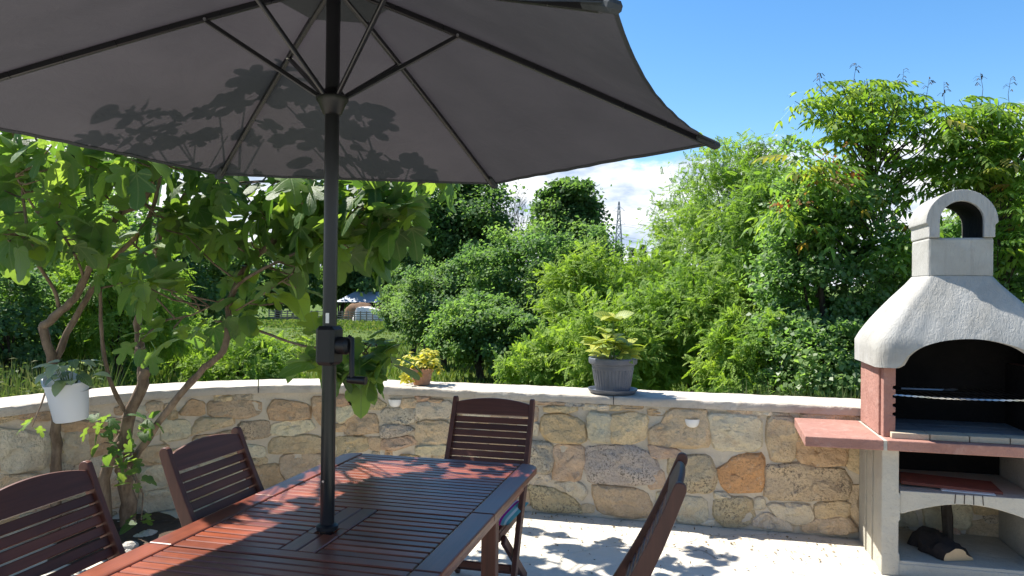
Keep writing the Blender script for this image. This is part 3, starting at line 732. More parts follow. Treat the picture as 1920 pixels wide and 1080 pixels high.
# ------------------------------------------------------------------ slatted table
TX0, TX1, TY0, TY1, TZ = -1.69, -.70, 1.23, 3.462, .74
JN, JF = 2.050, 2.640                                      # joints between leaves
tbl = thing('table', 'long slatted brown wooden garden table with the parasol pole through its middle', 'table', ((TX0+TX1)/2, (JN+JF)/2, 0))
TXC = (TX0+TX1)/2; RW = .088; tcx = -1.196
def rail(x0, x1, y0, y1, rc=None):
    o2 = [(x0, y0), (x1, y0), (x1, y1), (x0, y1)]
    if rc is not None:
        r_ = .075; o2 = []
        for (cx, cy, name) in ((x0, y0, 'll'), (x1, y0, 'lr'), (x1, y1, 'ur'), (x0, y1, 'ul')):
            if name == rc:
                sx_ = 1 if cx == x0 else -1; sy_ = 1 if cy == y0 else -1; arc = [(cx+sx_*r_*(1-math.cos(t)), cy+sy_*r_*(1-math.sin(t))) for t in np.linspace(0, math.pi/2, 7)]
                if name in ('lr', 'ul'): arc = arc[::-1]
                o2 += arc if name in ('ll', 'ur') else arc
            else: o2.append((cx, cy))
    b = MB(); b.prism(o2, 'z', TZ-.030, TZ); b.build('side_rail', M['table_y'], tbl, bevel=.006)
rail(TX0, TX0+RW, JF+.002, TY1, 'ul'); rail(TX1-RW, TX1, JF+.002, TY1, 'ur')
rail(TX0, TX0+RW, JN+.001, JF-.001); rail(TX1-RW, TX1, JN+.001, JF-.001)
rail(TX0, TX0+RW, TY0, JN-.002, 'll'); rail(TX1-RW, TX1, TY0, JN-.002, 'lr')
inner = (TX1-RW-.003)-(TX0+RW+.003)
def shared_slat(w, L, name):
    b = MB(); b.box((0, 0, 0), (L, w, .020), ch=.003); return b.mesh(name)
PITCH_S = .0452
me_long = shared_slat(.0385, inner, 'slat'); me_end = shared_slat(.052, inner, 'slat')
for m in (me_long, me_end): m.materials.append(M['table_x'])
def put(me, name, x, y, z=TZ-.0125):
    o = bpy.data.objects.new(name, me); COL.objects.link(o); o.parent = tbl; o.location = Vector((x, y, z))-tbl.location; return o
put(me_end, 'slat', TXC, TY1-.028)
for (ya, yb) in ((JF+.004, TY1-.058), (TY0+.006, JN-.004)):
    nS = round((yb-ya)/PITCH_S); st = (yb-ya)/nS
    for k in range(nS): put(me_long, 'slat', TXC, ya+st*(k+.5))
hw = .062                                                    # the double plank the pole passes through
me_cross = shared_slat(.050, inner, 'cross_rail'); me_cross.materials.append(M['table_x'])
put(me_cross, 'cross_rail', TXC, JF-.028, TZ-.011); put(me_cross, 'cross_rail', TXC, JN+.028, TZ-.011)
yc0, yc1 = JN+.056, JF-.056; yc = (yc0+yc1)/2
for sx in (-1, 1):
    for (ya, yb) in ((yc0, 2.307-.034), (2.307+.034, yc1)):
        b = MB(); b.box((tcx+sx*.031, (ya+yb)/2, TZ-.0115), (.058, yb-ya, .021), ch=.003); b.build('centre_plank', M['table_y'], tbl)
    b = MB(); b.box((tcx+sx*(.031+.0145), 2.307, TZ-.0117), (.029, .067, .021), ch=.002); b.build('centre_plank', M['table_y'], tbl)
    xa, xb = (TX0+RW+.003, tcx-hw-.003) if sx < 0 else (tcx+hw+.003, TX1-RW-.003)
    me = shared_slat(.0385, xb-xa, 'slat'); me.materials.append(M['table_x'])
    nS = int((yc1-yc0)/PITCH_S); st = (yc1-yc0)/nS
    for k in range(nS): put(me, 'slat', (xa+xb)/2, yc0+st*(k+.5))
ap = .10
for x in (TX0+.06, TX1-.06): b = MB(); b.box((x, (TY0+TY1)/2, TZ-.065), (.024, TY1-TY0-.24, .066), ch=.003); b.build('apron', M['table_y'], tbl)
for y in (TY0+.13, JN, JF, TY1-.13): b = MB(); b.box((TXC, y, TZ-.066), (inner+.02, .024, .064), ch=.003); b.build('apron', M['table_x'], tbl)
for x in (TX0+.095, TX1-.095):
    for y in (1.72, 2.93): b = MB(); b.box((x, y, .335), (.06, .058, .67), ch=.005); b.build('leg', M['chair_z'], tbl)

# ------------------------------------------------------------------ folding chairs
def make_chair():
    c = thing('folding_chair', 'x', 'chair')
    top = Vector((0, -.285, .965)); foot = Vector((0, .19, 0)); d = (top-foot).normalized(); nrm_ = Vector((0, d.z, -d.y))
    def line(t): return foot+(top-foot)*t
    for sx in (-1, 1):
        w = .026; o2 = []; bend = lambda t: -.018*math.sin(math.pi*min(1, max(0, (t-.42)/.58)))
        T = np.linspace(0, .985, 12); le = []; ri = []
        for t in T:
            p = line(t)+nrm_*bend(t); ww = w*(.8+.35*math.sin(math.pi*min(1, t*1.05)))
            le.append(p+nrm_*ww); ri.append(p-nrm_*ww)
        cap_ = []; p = line(.985); wt = (le[-1]-ri[-1]).length/2
        for a in np.linspace(0, math.pi, 8)[1:-1]: cap_.append(p+nrm_*(wt*math.cos(a))+d*(wt*math.sin(a)))
        o2 = [(q.y, q.z) for q in le]+[(q.y, q.z) for q in cap_]+[(q.y, q.z) for q in ri[::-1]]
        b = MB(); b.prism(o2, 'x', sx*.218-.0125, sx*.218+.0125); b.build('back_post', M['chair_z'], c, bevel=.004)
        b = MB(); b.bar((sx*.188, .215, .362), (sx*.188, -.27, .008), .023, .046, ch=.004); b.build('rear_leg', M['chair_z'], c)
        b = MB(); b.bar((sx*.162, -.17, .372), (sx*.162, .225, .372), .024, .045, ch=.004); b.build('seat_rail', M['chair_z'], c)
        b = MB(); b.lathe((sx*.206, .02, .355), [(.012, -.004), (.012, .004)], 10, Matrix.Rotation(R(90), 3, 'Y')); b.build('bolt', M['dark_steel'], c)
    sm = MB(); sm.box((0, 0, 0), (.345, .036, .016), ch=.003); sme = sm.mesh('seat_slat'); sme.materials.append(M['chair_x'])
    for k in range(10): o = bpy.data.objects.new('seat_slat', sme); COL.objects.link(o); o.parent = c; o.location = (0, -.175+k*.0435, .4035)
    rot = Matrix((Vector((1, 0, 0)), nrm_, d)).transposed().to_4x4()
    bm_ = MB(); bm_.box((0, 0, 0), (.412, .014, .0315), ch=.003); bme = bm_.mesh('back_slat'); bme.materials.append(M['chair_x'])
    Ltot = (top-foot).length
    for k in range(10):
        t = .905-(k+.5)*.0372/Ltot*1.0; p = line(t)+nrm_*bend(t)
        o = bpy.data.objects.new('back_slat', bme); COL.objects.link(o); o.parent = c; o.matrix_local = Matrix.Translation(p) @ rot
    b = MB(); n_ = 14; vs = []; fs = []; p0 = line(.912)
    for k in range(n_+1):
        x = -.206+.412*k/n_; hgt = (.975-.912)*Ltot+.028*(1-(x/.206)**2)
        for s_, y_ in ((0, -.010), (0, .010), (hgt-.004, .010), (hgt, .004), (hgt, -.004), (hgt-.004, -.010)): vs.append(p0+Vector((x, 0, 0))+nrm_*y_+d*s_)
    m = 6; fs = [(k*m+j, (k+1)*m+j, (k+1)*m+(j+1) % m, k*m+(j+1) % m) for k in range(n_) for j in range(m)]+[tuple(range(m)), tuple(n_*m+j for j in range(m-1, -1, -1))]
    b.add(vs, fs); b.build('top_rail', M['chair_x'], c, smooth=40)
    for (y, z, xw) in ((-.235, .045, .40), (.10, .185, .43)): b = MB(); b.box((0, y, z), (xw-.03, .022, .032), ch=.004); b.build('stretcher', M['chair_x'], c)
    return c
ch0 = make_chair()
spots = [((-1.067, 3.700), 180, 'brown slatted folding chair with a striped cushion at the far end of the table'),
         ((-.315, 2.585), 90, 'brown folding chair seen edge-on from its side, nearest the barbecue'),
         ((-1.592, 2.575), -90, 'brown folding chair at the fig tree side, second from the camera'),
         ((-1.690, 1.892), -88, 'brown folding chair cut off by the left edge, nearest the camera')]
for i, ((x, y), a, lab) in enumerate(spots):
    c = ch0 if i == 0 else copy_tree(ch0)
    c.location = (x, y, 0); c.rotation_euler = (0, 0, R(a)); c['label'] = lab; c['group'] = 'folding chairs round the table'
# cushion on the far chair
def mat_stripe():
    n = NT('striped_cushion_cloth'); sp = n.n('ShaderNodeSeparateXYZ'); n.l(n.coord('Object'), sp.inputs[0])
    t = n.math('FRACT', n.math('ADD', n.math('MULTIPLY', sp.outputs['X'], 8.2), .52))
    nd = n.n('ShaderNodeValToRGB'); nd.color_ramp.interpolation = 'CONSTANT'; e = nd.color_ramp.elements
    st = [(0, (.10, .30, .28)), (.20, (.62, .60, .52)), (.27, (.10, .16, .09)), (.36, (.62, .60, .55)), (.46, (.42, .02, .20)), (.64, (.68, .62, .60)), (.70, (.42, .02, .20)), (.80, (.18, .38, .34)), (.92, (.62, .60, .52))]
    while len(e) < len(st): e.new(.5)
    for i, (p, c) in enumerate(st): e[i].position = p; e[i].color = (*c, 1)
    n.l(t, nd.inputs[0]); w = n.noise(300, 2, .5, n.coord('Object'))
    return n.finish(n.pbr(nd.outputs[0], .9, .15, bump=n.bump(w, .3, .002)))
cu = MB(); vs = []; fs = []; n_ = 14
for side in (1, -1):
    for j in range(n_+1):
        for k in range(n_+1):
            a = j/n_*2-1; b = k/n_*2-1; e = max(0, (1-abs(a)**4)*(1-abs(b)**4))**.5
            vs.append((a*.195, b*.19, side*.028*e))
m = n_+1
for sd_ in (0, m*m): fs += [(sd_+j*m+k, sd_+(j+1)*m+k, sd_+(j+1)*m+k+1, sd_+j*m+k+1) for j in range(n_) for k in range(n_)]
cu.add(vs, fs); o = cu.build('cushion', mat_stripe(), smooth=70); o.location = (-1.038, 3.67, .438); o.rotation_euler = (R(1), R(-1), R(-3))
tag(o, 'green, white and magenta striped cushion on the seat of the far chair', 'cushion')

# ------------------------------------------------------------------ parasol
PX, PY = -1.198, 2.312
um = thing('parasol', 'large charcoal six-ribbed parasol standing in the middle of the table', 'parasol', (PX, PY, 0))
b = MB(); b.lathe((PX, PY, 0), [(.0, .002), (.24, .002), (.25, .02), (.24, .045), (.06, .07), (.034, .09), (.034, .30), (.030, .31)], 32); b.build('base', M['black_plastic'], um, smooth=40)
b = MB(); b.tube([(PX, PY, .06), (PX, PY, 2.66)], .0238, 20); b.build('pole', M['black_metal'], um, smooth=40)
b = MB(); b.lathe((PX, PY, TZ+.001), [(.031, 0), (.036, .004), (.036, .016), (.027, .022)], 24); b.build('hole_ring', M['black_plastic'], um, smooth=40)
b = MB(); b.lathe((PX, PY, 0), [(.0245, 2.145), (.032, 2.15), (.046, 2.185), (.054, 2.195), (.054, 2.205), (.044, 2.212), (.036, 2.225), (.0245, 2.235)], 24); runner = b.build('runner', M['black_plastic'], um, smooth=40)
b = MB(); b.lathe((PX, PY, 0), [(.0245, 2.555), (.05, 2.56), (.055, 2.60), (.05, 2.625), (.0245, 2.63)], 24); b.build('top_hub', M['black_plastic'], um, smooth=40)
b = MB(); b.box((PX, PY, 1.365), (.068, .085, .132), ch=.012); crk = b.build('crank_box', M['black_plastic'], um)
b = MB(); b.lathe((PX+.045, PY, 1.365), [(.030, -.02), (.030, .02), (.02, .03)], 16, Matrix.Rotation(R(90), 3, 'Y')); b.build('crank_hub', M['black_plastic'], crk, smooth=40)
b = MB(); b.tube([(PX+.07, PY, 1.395), (PX+.082, PY, 1.39), (PX+.084, PY, 1.255)], .009, 8); b.build('crank_arm', M['black_plastic'], crk, smooth=60)
b = MB(); b.tube([(PX+.07, PY, 1.252), (PX+.135, PY, 1.250)], [.012, .014], 10); b.build('crank_handle', M['black_plastic'], crk, smooth=60)
b = MB(); b.lathe((PX-.004, PY-.0243, 1.19-.28), [(.004, -.001), (.004, .003)], 8, Matrix.Rotation(R(90), 3, 'X')); b.build('screw', M['steel'], um)
b = MB(); b.box((PX+.004, PY-.0245, 1.458), (.012, .002, .034)); b.build('sticker', M['white_card'], um)
RU, ZA, ZT = 1.0, 2.605, 2.125; CXU, CYU = -1.207, 2.345
def rib_pt(a, u, dz=0):
    r_ = RADS[min(RADS, key=lambda k: abs(math.sin((k-a)/2)))]*u; x = PX+(CXU-PX)*u+r_*math.cos(a); y = PY+(CYU-PY)*u+r_*math.sin(a); z = ZA-(ZA-ZT)*(u**1.07)
    return Vector((x, y, z+dz))
ANG = [R(k) for k in (23.2, 82.6, 140.4, 202, 261.5, 319.6)]; RADS = dict(zip([round(k, 4) for k in ANG], (1.382, 1.428, 1.386, 1.37, 1.43, 1.366)))
for k in range(6):
    a0, a1 = ANG[k], ANG[(k+1) % 6]
    if a1 < a0: a1 += 2*math.pi
    nu_, nv_ = 22, 18; vs = []; fs = []
    for i in range(nu_+1):
        u = .015+(1.012-.015)*i/nu_; A = rib_pt(a0, u); B = rib_pt(a1, u); C_ = Vector((PX+(CXU-PX)*u, PY+(CYU-PY)*u, 0))
        for j in range(nv_+1):
            v = j/nv_; p = A.lerp(B, v); q = 4*v*(1-v)
            p2 = p-C_; f_ = 1-(.048 if k != 4 else .015)*q*u*u; z = p.z+.012*q*math.sin(math.pi*u)*(1) - .010*q*u*u
            wr = .0035*nz(p.x*4, p.y*4, k*3)*min(1, q*2)+.002*math.sin(v*55)*max(0, (u-.93)/.08)*q
            vs.append((C_.x+p2.x*f_, C_.y+p2.y*f_, z+wr))
    m = nv_+1; fs = [(i*m+j, (i+1)*m+j, (i+1)*m+j+1, i*m+j+1) for i in range(nu_) for j in range(nv_)]
    b = MB(); b.add(vs, fs); pan = b.build('canopy_panel', M['canopy'], um, smooth=60)
    hb_ = MB(); vs2 = []
    for j in range(m):
        e = Vector(vs[nu_*m+j]); i_ = Vector(vs[(nu_-1)*m+j]); dd = (i_-e).normalized()
        for t_, z_ in ((0, -.002), (.014, -.002), (.014, -.004), (0, -.005)): vs2.append(e+dd*t_+Vector((0, 0, z_)))
    hb_.add(vs2, [(j*4+k_, (j+1)*4+k_, (j+1)*4+(k_+1) % 4, j*4+(k_+1) % 4) for j in range(m-1) for k_ in range(4)]); hb_.build('hem', M['canopy'], pan, smooth=40)
    # double layer round the crown
    if True:
        vs3 = []
        for i in range(5):
            u = .02+.12*i/4; A = rib_pt(a0, u, -.018); B = rib_pt(a1, u, -.018)
            for j in range(7): vs3.append(A.lerp(B, j/6))
        c_ = MB(); c_.add(vs3, [(i*7+j, (i+1)*7+j, (i+1)*7+j+1, i*7+j+1) for i in range(4) for j in range(6)]); c_.build('crown_patch', M['canopy'], pan, smooth=60)
for k, a in enumerate(ANG):
    b = MB(); pts = [rib_pt(a, u, -.017) for u in np.linspace(.03, .985, 9)]
    for p, q in zip(pts, pts[1:]): b.bar(p, q+(q-p)*.01, .016, .022, ch=.003)
    rb = b.build('rib', M['black_metal'], um)
    j_ = rib_pt(a, .305, -.026); s_ = Vector((PX+.040*math.cos(a), PY+.040*math.sin(a), 2.205))
    b = MB(); b.bar(s_, j_, .014, .016, ch=.003); b.build('strut', M['black_metal'], um)
    b = MB(); b.lathe(j_+Vector((0, 0, .002)), [(.005, -.013), (.005, .013)], 8, Matrix.Rotation(a, 3, 'Z') @ Matrix.Rotation(R(90), 3, 'X')); b.build('rivet', M['steel'], rb)
    t0 = rib_pt(a, .95, -.012); t1 = rib_pt(a, 1.018, -.012)
    b = MB(); b.bar(t0, t1, .040, .026, ch=.008); b.build('end_pocket', M['canopy'], rb)

# ------------------------------------------------------------------ pots
def leaf_mesh(name, outline, nmid=4, fold=.12, droop=.25, curl=0):
    """flat leaf, base at origin, tip at +Y, unit length; outline = right-hand half from base to tip"""
    bm = bmesh.new(); uvl = bm.loops.layers.uv.new('UVMap')
    mids = [bm.verts.new((0, outline[0][1]+(outline[-1][1]-outline[0][1])*t, 0)) for t in np.linspace(0, 1, nmid+2)]
    for sx in (1, -1):
        ev = [bm.verts.new((sx*x, y, 0)) for x, y in outline[1:-1]]
        loop = [mids[0]]+ev+[mids[-1]]+mids[-2:0:-1]
        f = bm.faces.new(loop if sx > 0 else loop[::-1])
    bmesh.ops.triangulate(bm, faces=bm.faces[:])
    for f in bm.faces:
        for l_ in f.loops: l_[uvl].uv = (l_.vert.co.x, l_.vert.co.y)
    for v in bm.verts:
        x, y = v.co.x, v.co.y; v.co.z = fold*abs(x)-droop*y*y+curl*math.sin(x*9)*abs(x)
    me = bpy.data.meshes.new(name); bm.to_mesh(me); bm.free(); me.polygons.foreach_set('use_smooth', [True]*len(me.polygons)); return me
OVAL = [(0, 0), (.12, .08), (.24, .22), (.30, .42), (.27, .62), (.17, .82), (0, 1)]
def leaf_mat(direction, normal):
    y = Vector(direction).normalized(); z = Vector(normal); z = (z-y*z.dot(y))
    z = z.normalized() if z.length > 1e-4 else y.orthogonal().normalized(); x = y.cross(z); return Matrix((x, y, z)).transposed()
gp = Vector((-.556, 5.335, .843))
pot = thing('flower_pot', 'ribbed grey plastic pot with saucer and pale green plant on the coping', 'flower pot', gp)
b = MB(); b.lathe(gp, [(.10, .001), (.155, .004), (.172, .022), (.176, .034), (.168, .034), (.150, .016), (.09, .012)], 40); b.build('saucer', M['grey_plastic'], pot, smooth=40)
b = MB(); NF = 144
prof = [(.118, .016), (.120, .024), (.122, .030), (.135, .10), (.146, .168), (.147, .172), (.149, .196), (.152, .200), (.152, .206), (.168, .212), (.172, .222), (.172, .246), (.168, .252), (.158, .252), (.150, .235), (.146, .215)]
b.lathe(gp, prof, NF, mod=lambda j, k: (1-.028*(k % 4 in (0, 1))) if 2 <= j <= 4 else 1); b.build('pot_body', M['grey_plastic'], pot, smooth=30)
b = MB(); b.lathe(gp, [(.0, .228), (.15, .225)], 24); b.build('soil', M['soil'], pot)
def mat_oval(name, c0, c1, vein):
    n = NT(name); rnd = n.n('ShaderNodeObjectInfo').outputs['Random']; sp = n.n('ShaderNodeSeparateXYZ'); n.l(n.n('ShaderNodeTexCoord').outputs['UV'], sp.inputs[0])
    ax = n.math('ABSOLUTE', sp.outputs['X']); sd_ = n.math('ABSOLUTE', n.math('SUBTRACT', n.math('FRACT', n.math('MULTIPLY', n.math('SUBTRACT', sp.outputs['Y'], n.math('MULTIPLY', ax, .9)), 8.0)), .5))
    v = n.math('MAXIMUM', n.ramp(ax, [(.01, 1), (.03, 0)]), n.ramp(sd_, [(.08, .8), (.20, 0)]))
    c = n.mix(v, n.mix(rnd, c0, c1), vein); return n.finish(leaf_mix(n, c, n.mix(1.0, c, (1.5, 1.5, .6), 'MULTIPLY'), .5, .4, .3))
M['hyd'] = mat_oval('chlorotic_leaf', (.26, .34, .07), (.52, .50, .10), (.12, .22, .05))
hy = [leaf_mesh('leaf', OVAL, 3, .22, dr) for dr in (.25, .5)]
for m in hy: m.materials.append(M['hyd'])
st = MB(); tips = []
for k in range(6):
    a = k*1.15+.4; h = (.31, .16, .20, .14, .17, .12)[k]; rr = (.02, .09, .05, .11, .10, .08)[k]
    t = gp+Vector((rr*math.cos(a)-.02*(k == 0), rr*math.sin(a), .225+h)); st.tube([gp+Vector((.3*rr*math.cos(a), .3*rr*math.sin(a), .225)), (gp+t)/2+Vector((0, 0, .10)), t], [.005, .004, .003], 6); tips.append((t, h))
st.build('stem', M['fig_leaf'], pot)
def add_leaf(par, me, pos, direction, normal, size, name='leaf'):
    o = bpy.data.objects.new(name, me); COL.objects.link(o); o.parent = par
    o.matrix_local = Matrix.Translation(V(pos)-base_of(par)) @ leaf_mat(direction, normal).to_4x4() @ Matrix.Scale(size, 4); return o
for k, (t, h) in enumerate(tips):
    for q in range(6 if k else 5):
        a = random.uniform(0, 6.28); el = random.uniform(-.1, .8); d = Vector((math.cos(a), math.sin(a), el)); p = t-Vector((0, 0, random.uniform(0, .5)*h*(q > 2)))
        add_leaf(pot, hy[q % 2], p, d, (0, 0, 1), random.uniform(.10, .16))
for q in range(22):
    a = random.uniform(0, 6.28); rr = random.uniform(.04, .12); add_leaf(pot, hy[q % 2], gp+Vector((rr*math.cos(a), rr*math.sin(a), .25+random.uniform(0, .10))), (math.cos(a), math.sin(a), random.uniform(0, .9)), (0, -.4, 1), random.uniform(.09, .14))
add_leaf(pot, hy[0], tips[0][0]+Vector((0, 0, -.02)), (.9, -.3, .55), (-.3, -.75, .8), .16); add_leaf(pot, hy[0], tips[0][0]+Vector((0, 0, -.02)), (-.9, -.3, .5), (.3, -.75, .8), .15)
add_leaf(pot, hy[1], gp+Vector((-.06, -.08, .36)), (-.8, -.5, .35), (-.2, -.7, .8), .15)
# terracotta pot with yellow plant
tp = Vector((-2.01, 5.37, .843)); pot2 = thing('flower_pot', 'small terracotta pot with a trailing yellow-leaved plant on the coping', 'flower pot', tp)
b = MB(); b.lathe(tp, [(.058, .001), (.062, .004), (.082, .095), (.090, .097), (.092, .118), (.086, .122), (.076, .118), (.070, .10)], 32); b.build('pot_body', M['terracotta'], pot2, smooth=40)
b = MB(); b.lathe(tp, [(0, .108), (.074, .106)], 20); b.build('soil', M['soil'], pot2)
M['yellow'] = mat_oval('yellow_leaf', (.36, .34, .035), (.60, .50, .05), (.30, .36, .05))
yl = leaf_mesh('leaf', OVAL, 2, .2, .4); yl.materials.append(M['yellow'])
st = MB()
for k in range(24):
    a = random.uniform(0, 6.28); rr = random.uniform(.03, .17); h = random.uniform(.04, .19)-rr*.35
    t = tp+Vector((rr*math.cos(a)*1.15, rr*math.sin(a)*.8, .11+h)); st.tube([tp+Vector((.03*math.cos(a), .03*math.sin(a), .10)), (tp+t)/2+Vector((0, 0, .07+.05*rr)), t], .0022, 5)
    for q in range(7):
        aa = random.uniform(0, 6.28); add_leaf(pot2, yl, t+Vector((random.uniform(-.02, .02), random.uniform(-.02, .02), random.uniform(-.03, .01))), (math.cos(aa), math.sin(aa), random.uniform(-.5, .6)), (0, -.3, 1), random.uniform(.032, .055))
for dx, dz in ((-.095, .02), (-.085, .05), (-.07, .0), (.0, .06)):
    for q in range(6): aa = random.uniform(0, 6.28); add_leaf(pot2, yl, tp+Vector((dx+random.uniform(-.015, .015), -.075+random.uniform(-.01, .01), .03+dz+random.uniform(-.02, .02))), (math.cos(aa), -.4, random.uniform(-.8, .2)), (0, -1, .5), random.uniform(.03, .05))
st.build('stem', M['fig_leaf'], pot2)
# white plastic planter hung on the fig's second stem
wc = Vector([float(k) for k in P(134, 788, 4.28)]); wp_ = thing('hanging_planter', 'white translucent plastic planter hung on the fig stem at the left', 'planter', wc)
RT = Matrix.Rotation(R(-6), 3, 'Y') @ Matrix.Rotation(R(5), 3, 'X')
b = MB(); vs = []; n_ = 40; prof = [(.0, 0), (.088, .0), (.096, .01), (.122, .205), (.129, .207), (.130, .216), (.119, .216), (.092, .014), (.0, .008)]
for j, (r_, z_) in enumerate(prof):
    for k in range(n_):
        a = 2*math.pi*k/n_; lift = 1+(.40*max(0, math.cos(a-2.75))**1.5 if j in (3, 4, 5, 6) else 0)
        vs.append(wc+RT @ Vector((r_*math.cos(a)*1.0, r_*math.sin(a)*.85, z_*lift)))
b.add(vs, [(j*n_+k, j*n_+(k+1) % n_, (j+1)*n_+(k+1) % n_, (j+1)*n_+k) for j in range(len(prof)-1) for k in range(n_)]); b.build('pot_body', M['white_plastic'], wp_, smooth=40)
b = MB(); b.lathe(wc+Vector((0, 0, .165)), [(0, .01), (.105, 0)], 20, RT); b.build('soil', M['soil'], wp_)
M['grey_leaf'] = mat_oval('silvery_leaf', (.10, .17, .07), (.30, .36, .28), (.22, .28, .18))
gl = leaf_mesh('leaf', [(0, 0), (.16, .03), (.32, .2), (.38, .42), (.30, .68), (.14, .9), (0, 1)], 3, .15, .45); gl.materials.append(M['grey_leaf'])
st = MB()
for k in range(26):
    a = random.uniform(0, 6.28); rr = random.uniform(.03, .15); h = random.uniform(.04, .16)
    t = wc+Vector((rr*math.cos(a), rr*math.sin(a), .19+h)); st.tube([wc+Vector((.3*rr*math.cos(a), .3*rr*math.sin(a), .17)), t], .002, 5)
    add_leaf(wp_, gl, t, (math.cos(a), math.sin(a), random.uniform(-.5, .4)), (0, -.2, 1), random.uniform(.06, .11))
st.build('stem', M['fig_leaf'], wp_)

# ------------------------------------------------------------------ fig tree
FIG_A = [(0, 0), (.10, -.07), (.25, -.10), (.36, -.02), (.40, .10), (.33, .19), (.25, .24), (.34, .30), (.46, .40), (.50, .53), (.42, .60), (.28, .56), (.16, .50), (.19, .62), (.22, .78), (.15, .92), (0, 1)]
FIG_B = [(0, 0), (.12, -.08), (.30, -.08), (.42, .06), (.42, .20), (.37, .28), (.46, .40), (.47, .56), (.38, .64), (.27, .62), (.27, .74), (.19, .90), (0, 1)]
FIG_C = [(0, 0), (.14, -.09), (.32, -.06), (.43, .10), (.45, .32), (.40, .54), (.28, .78), (.13, .94), (0, 1)]
fig_me = []
for ol in (FIG_A, FIG_A, FIG_B, FIG_A, FIG_C):
    for fold, droop in ((.14, .22), (.28, .45), (-.10, .35)):
        me = leaf_mesh('leaf', ol, 4, fold, droop, .05)
        bm = bmesh.new(); bm.from_mesh(me); pv = [bm.verts.new((dx, dy, dz)) for dy, dz in ((.01, 0), (-.32, .04)) for dx in (-.010, .010)]; bm.faces.new((pv[0], pv[2], pv[3], pv[1])); bm.to_mesh(me); bm.free()
        me.polygons.foreach_set('use_smooth', [True]*len(me.polygons)); me.materials.append(M['fig_leaf']); fig_me.append(me)
fb_ = P(232, 985, 4.78); FIGB = Vector((float(fb_[0]), float(fb_[1]), 0))
fig = thing('fig_tree', 'fig tree with large lobed leaves growing in front of the wall at the left', 'tree', FIGB)
BR = [  # (name, radius start, radius end, [(px, py, D)...])
 ('trunk', .085, .050, [(238, 1000, 4.75), (240, 940, 4.74), (232, 880, 4.70), (238, 800, 4.66), (262, 735, 4.62), (275, 690, 4.60)]),
 ('trunk', .060, .048, [(200, 960, 4.62), (196, 900, 4.60), (214, 850, 4.62), (234, 810, 4.66)]),
 ('trunk', .052, .044, [(104, 985, 4.55), (105, 880, 4.52), (106, 790, 4.50), (98, 690, 4.48), (80, 612, 4.45)]),
 ('limb', .042, .020, [(80, 612, 4.45), (108, 588, 4.44), (139, 559, 4.42), (171, 499, 4.40), (218, 407, 4.36), (268, 379, 4.33), (301, 305, 4.28), (320, 240, 4.25)]),
 ('limb', .036, .018, [(99, 695, 4.49), (118, 640, 4.52), (150, 580, 4.52), (200, 500, 4.50), (259, 439, 4.48), (287, 388, 4.46), (300, 330, 4.44)]),
 ('limb', .020, .012, [(110, 575, 4.44), (100, 540, 4.40), (65, 481, 4.30), (46, 397, 4.22), (40, 300, 4.18)]),
 ('limb', .014, .010, [(157, 530, 4.40), (150, 500, 4.38), (120, 444, 4.28), (69, 397, 4.20), (30, 330, 4.1)]),
 ('limb', .050, .020, [(268, 712, 4.61), (262, 650, 4.62), (262, 590, 4.64), (285, 520, 4.68), (300, 440, 4.72), (350, 360, 4.78), (380, 280, 4.8)]),
 ('limb', .024, .016, [(240, 780, 4.64), (215, 735, 4.58), (200, 690, 4.52), (190, 620, 4.46), (188, 540, 4.42)]),
 ('limb', .036, .026, [(245, 870, 4.68), (285, 810, 4.56), (335, 742, 4.46), (384, 689, 4.42), (419, 657, 4.40), (428, 600, 4.42), (432, 560, 4.44), (463, 499, 4.48), (525, 440, 4.50), (560, 380, 4.5), (590, 320, 4.5)]),
 ('limb', .018, .010, [(424, 575, 4.43), (450, 530, 4.36), (522, 490, 4.25), (600, 450, 4.18), (660, 400, 4.15), (700, 350, 4.15)]),
 ('limb', .015, .007, [(425, 602, 4.42), (480, 618, 4.32), (540, 640, 4.22), (592, 652, 4.15), (650, 650, 4.12), (700, 640, 4.10)]),
 ('limb', .012, .006, [(350, 360, 4.78), (420, 345, 4.6), (520, 338, 4.5), (640, 332, 4.4), (740, 345, 4.3)]),
 ('limb', .012, .007, [(262, 590, 4.64), (300, 600, 4.5), (360, 590, 4.4), (420, 560, 4.3)]),
 ('limb', .010, .006, [(430, 590, 4.43), (480, 560, 4.3), (540, 520, 4.2)]),
]
bpts = []                                                     # points on the limbs that twigs can spring from
for nm, ra, rb, pl in BR:
    pts = [V(P(*q)) for q in pl]; fine = []
    if nm == 'trunk' and pl[0][1] > 940: pts[0].z = min(pts[0].z, -.02)
    for i in range(len(pts)-1):
        p_1 = pts[max(i-1, 0)]; p0_ = pts[i]; p1_ = pts[i+1]; p2_ = pts[min(i+2, len(pts)-1)]
        for t in np.linspace(0, 1, 5)[:-1]:
            fine.append(.5*((2*p0_)+(p1_-p_1)*t+(2*p_1-5*p0_+4*p1_-p2_)*t*t+(3*p0_-p_1-3*p1_+p2_)*t**3))
    fine.append(pts[-1]); m = len(fine); rad = []
    for i in range(m):
        t = i/(m-1); r_ = ra*(1-t)+rb*t; rad.append(r_*.60*(1+.05*math.sin(i*2.1)+(.10 if i % 7 == 3 else 0)))
        fine[i] = fine[i]+Vector((nz(i*.8, ra*90, 1), nz(i*.8, ra*90, 2), nz(i*.8, ra*90, 3)))*r_*.28
        if nm == 'limb' or i > m*.7: bpts.append((fine[i], r_))
    b = MB(); b.tube(fine, rad, 9); b.build(nm, M['fig_bark'], fig, smooth=60)
leaves = []                                                   # (pos, dir, normal, size)
tw = MB()
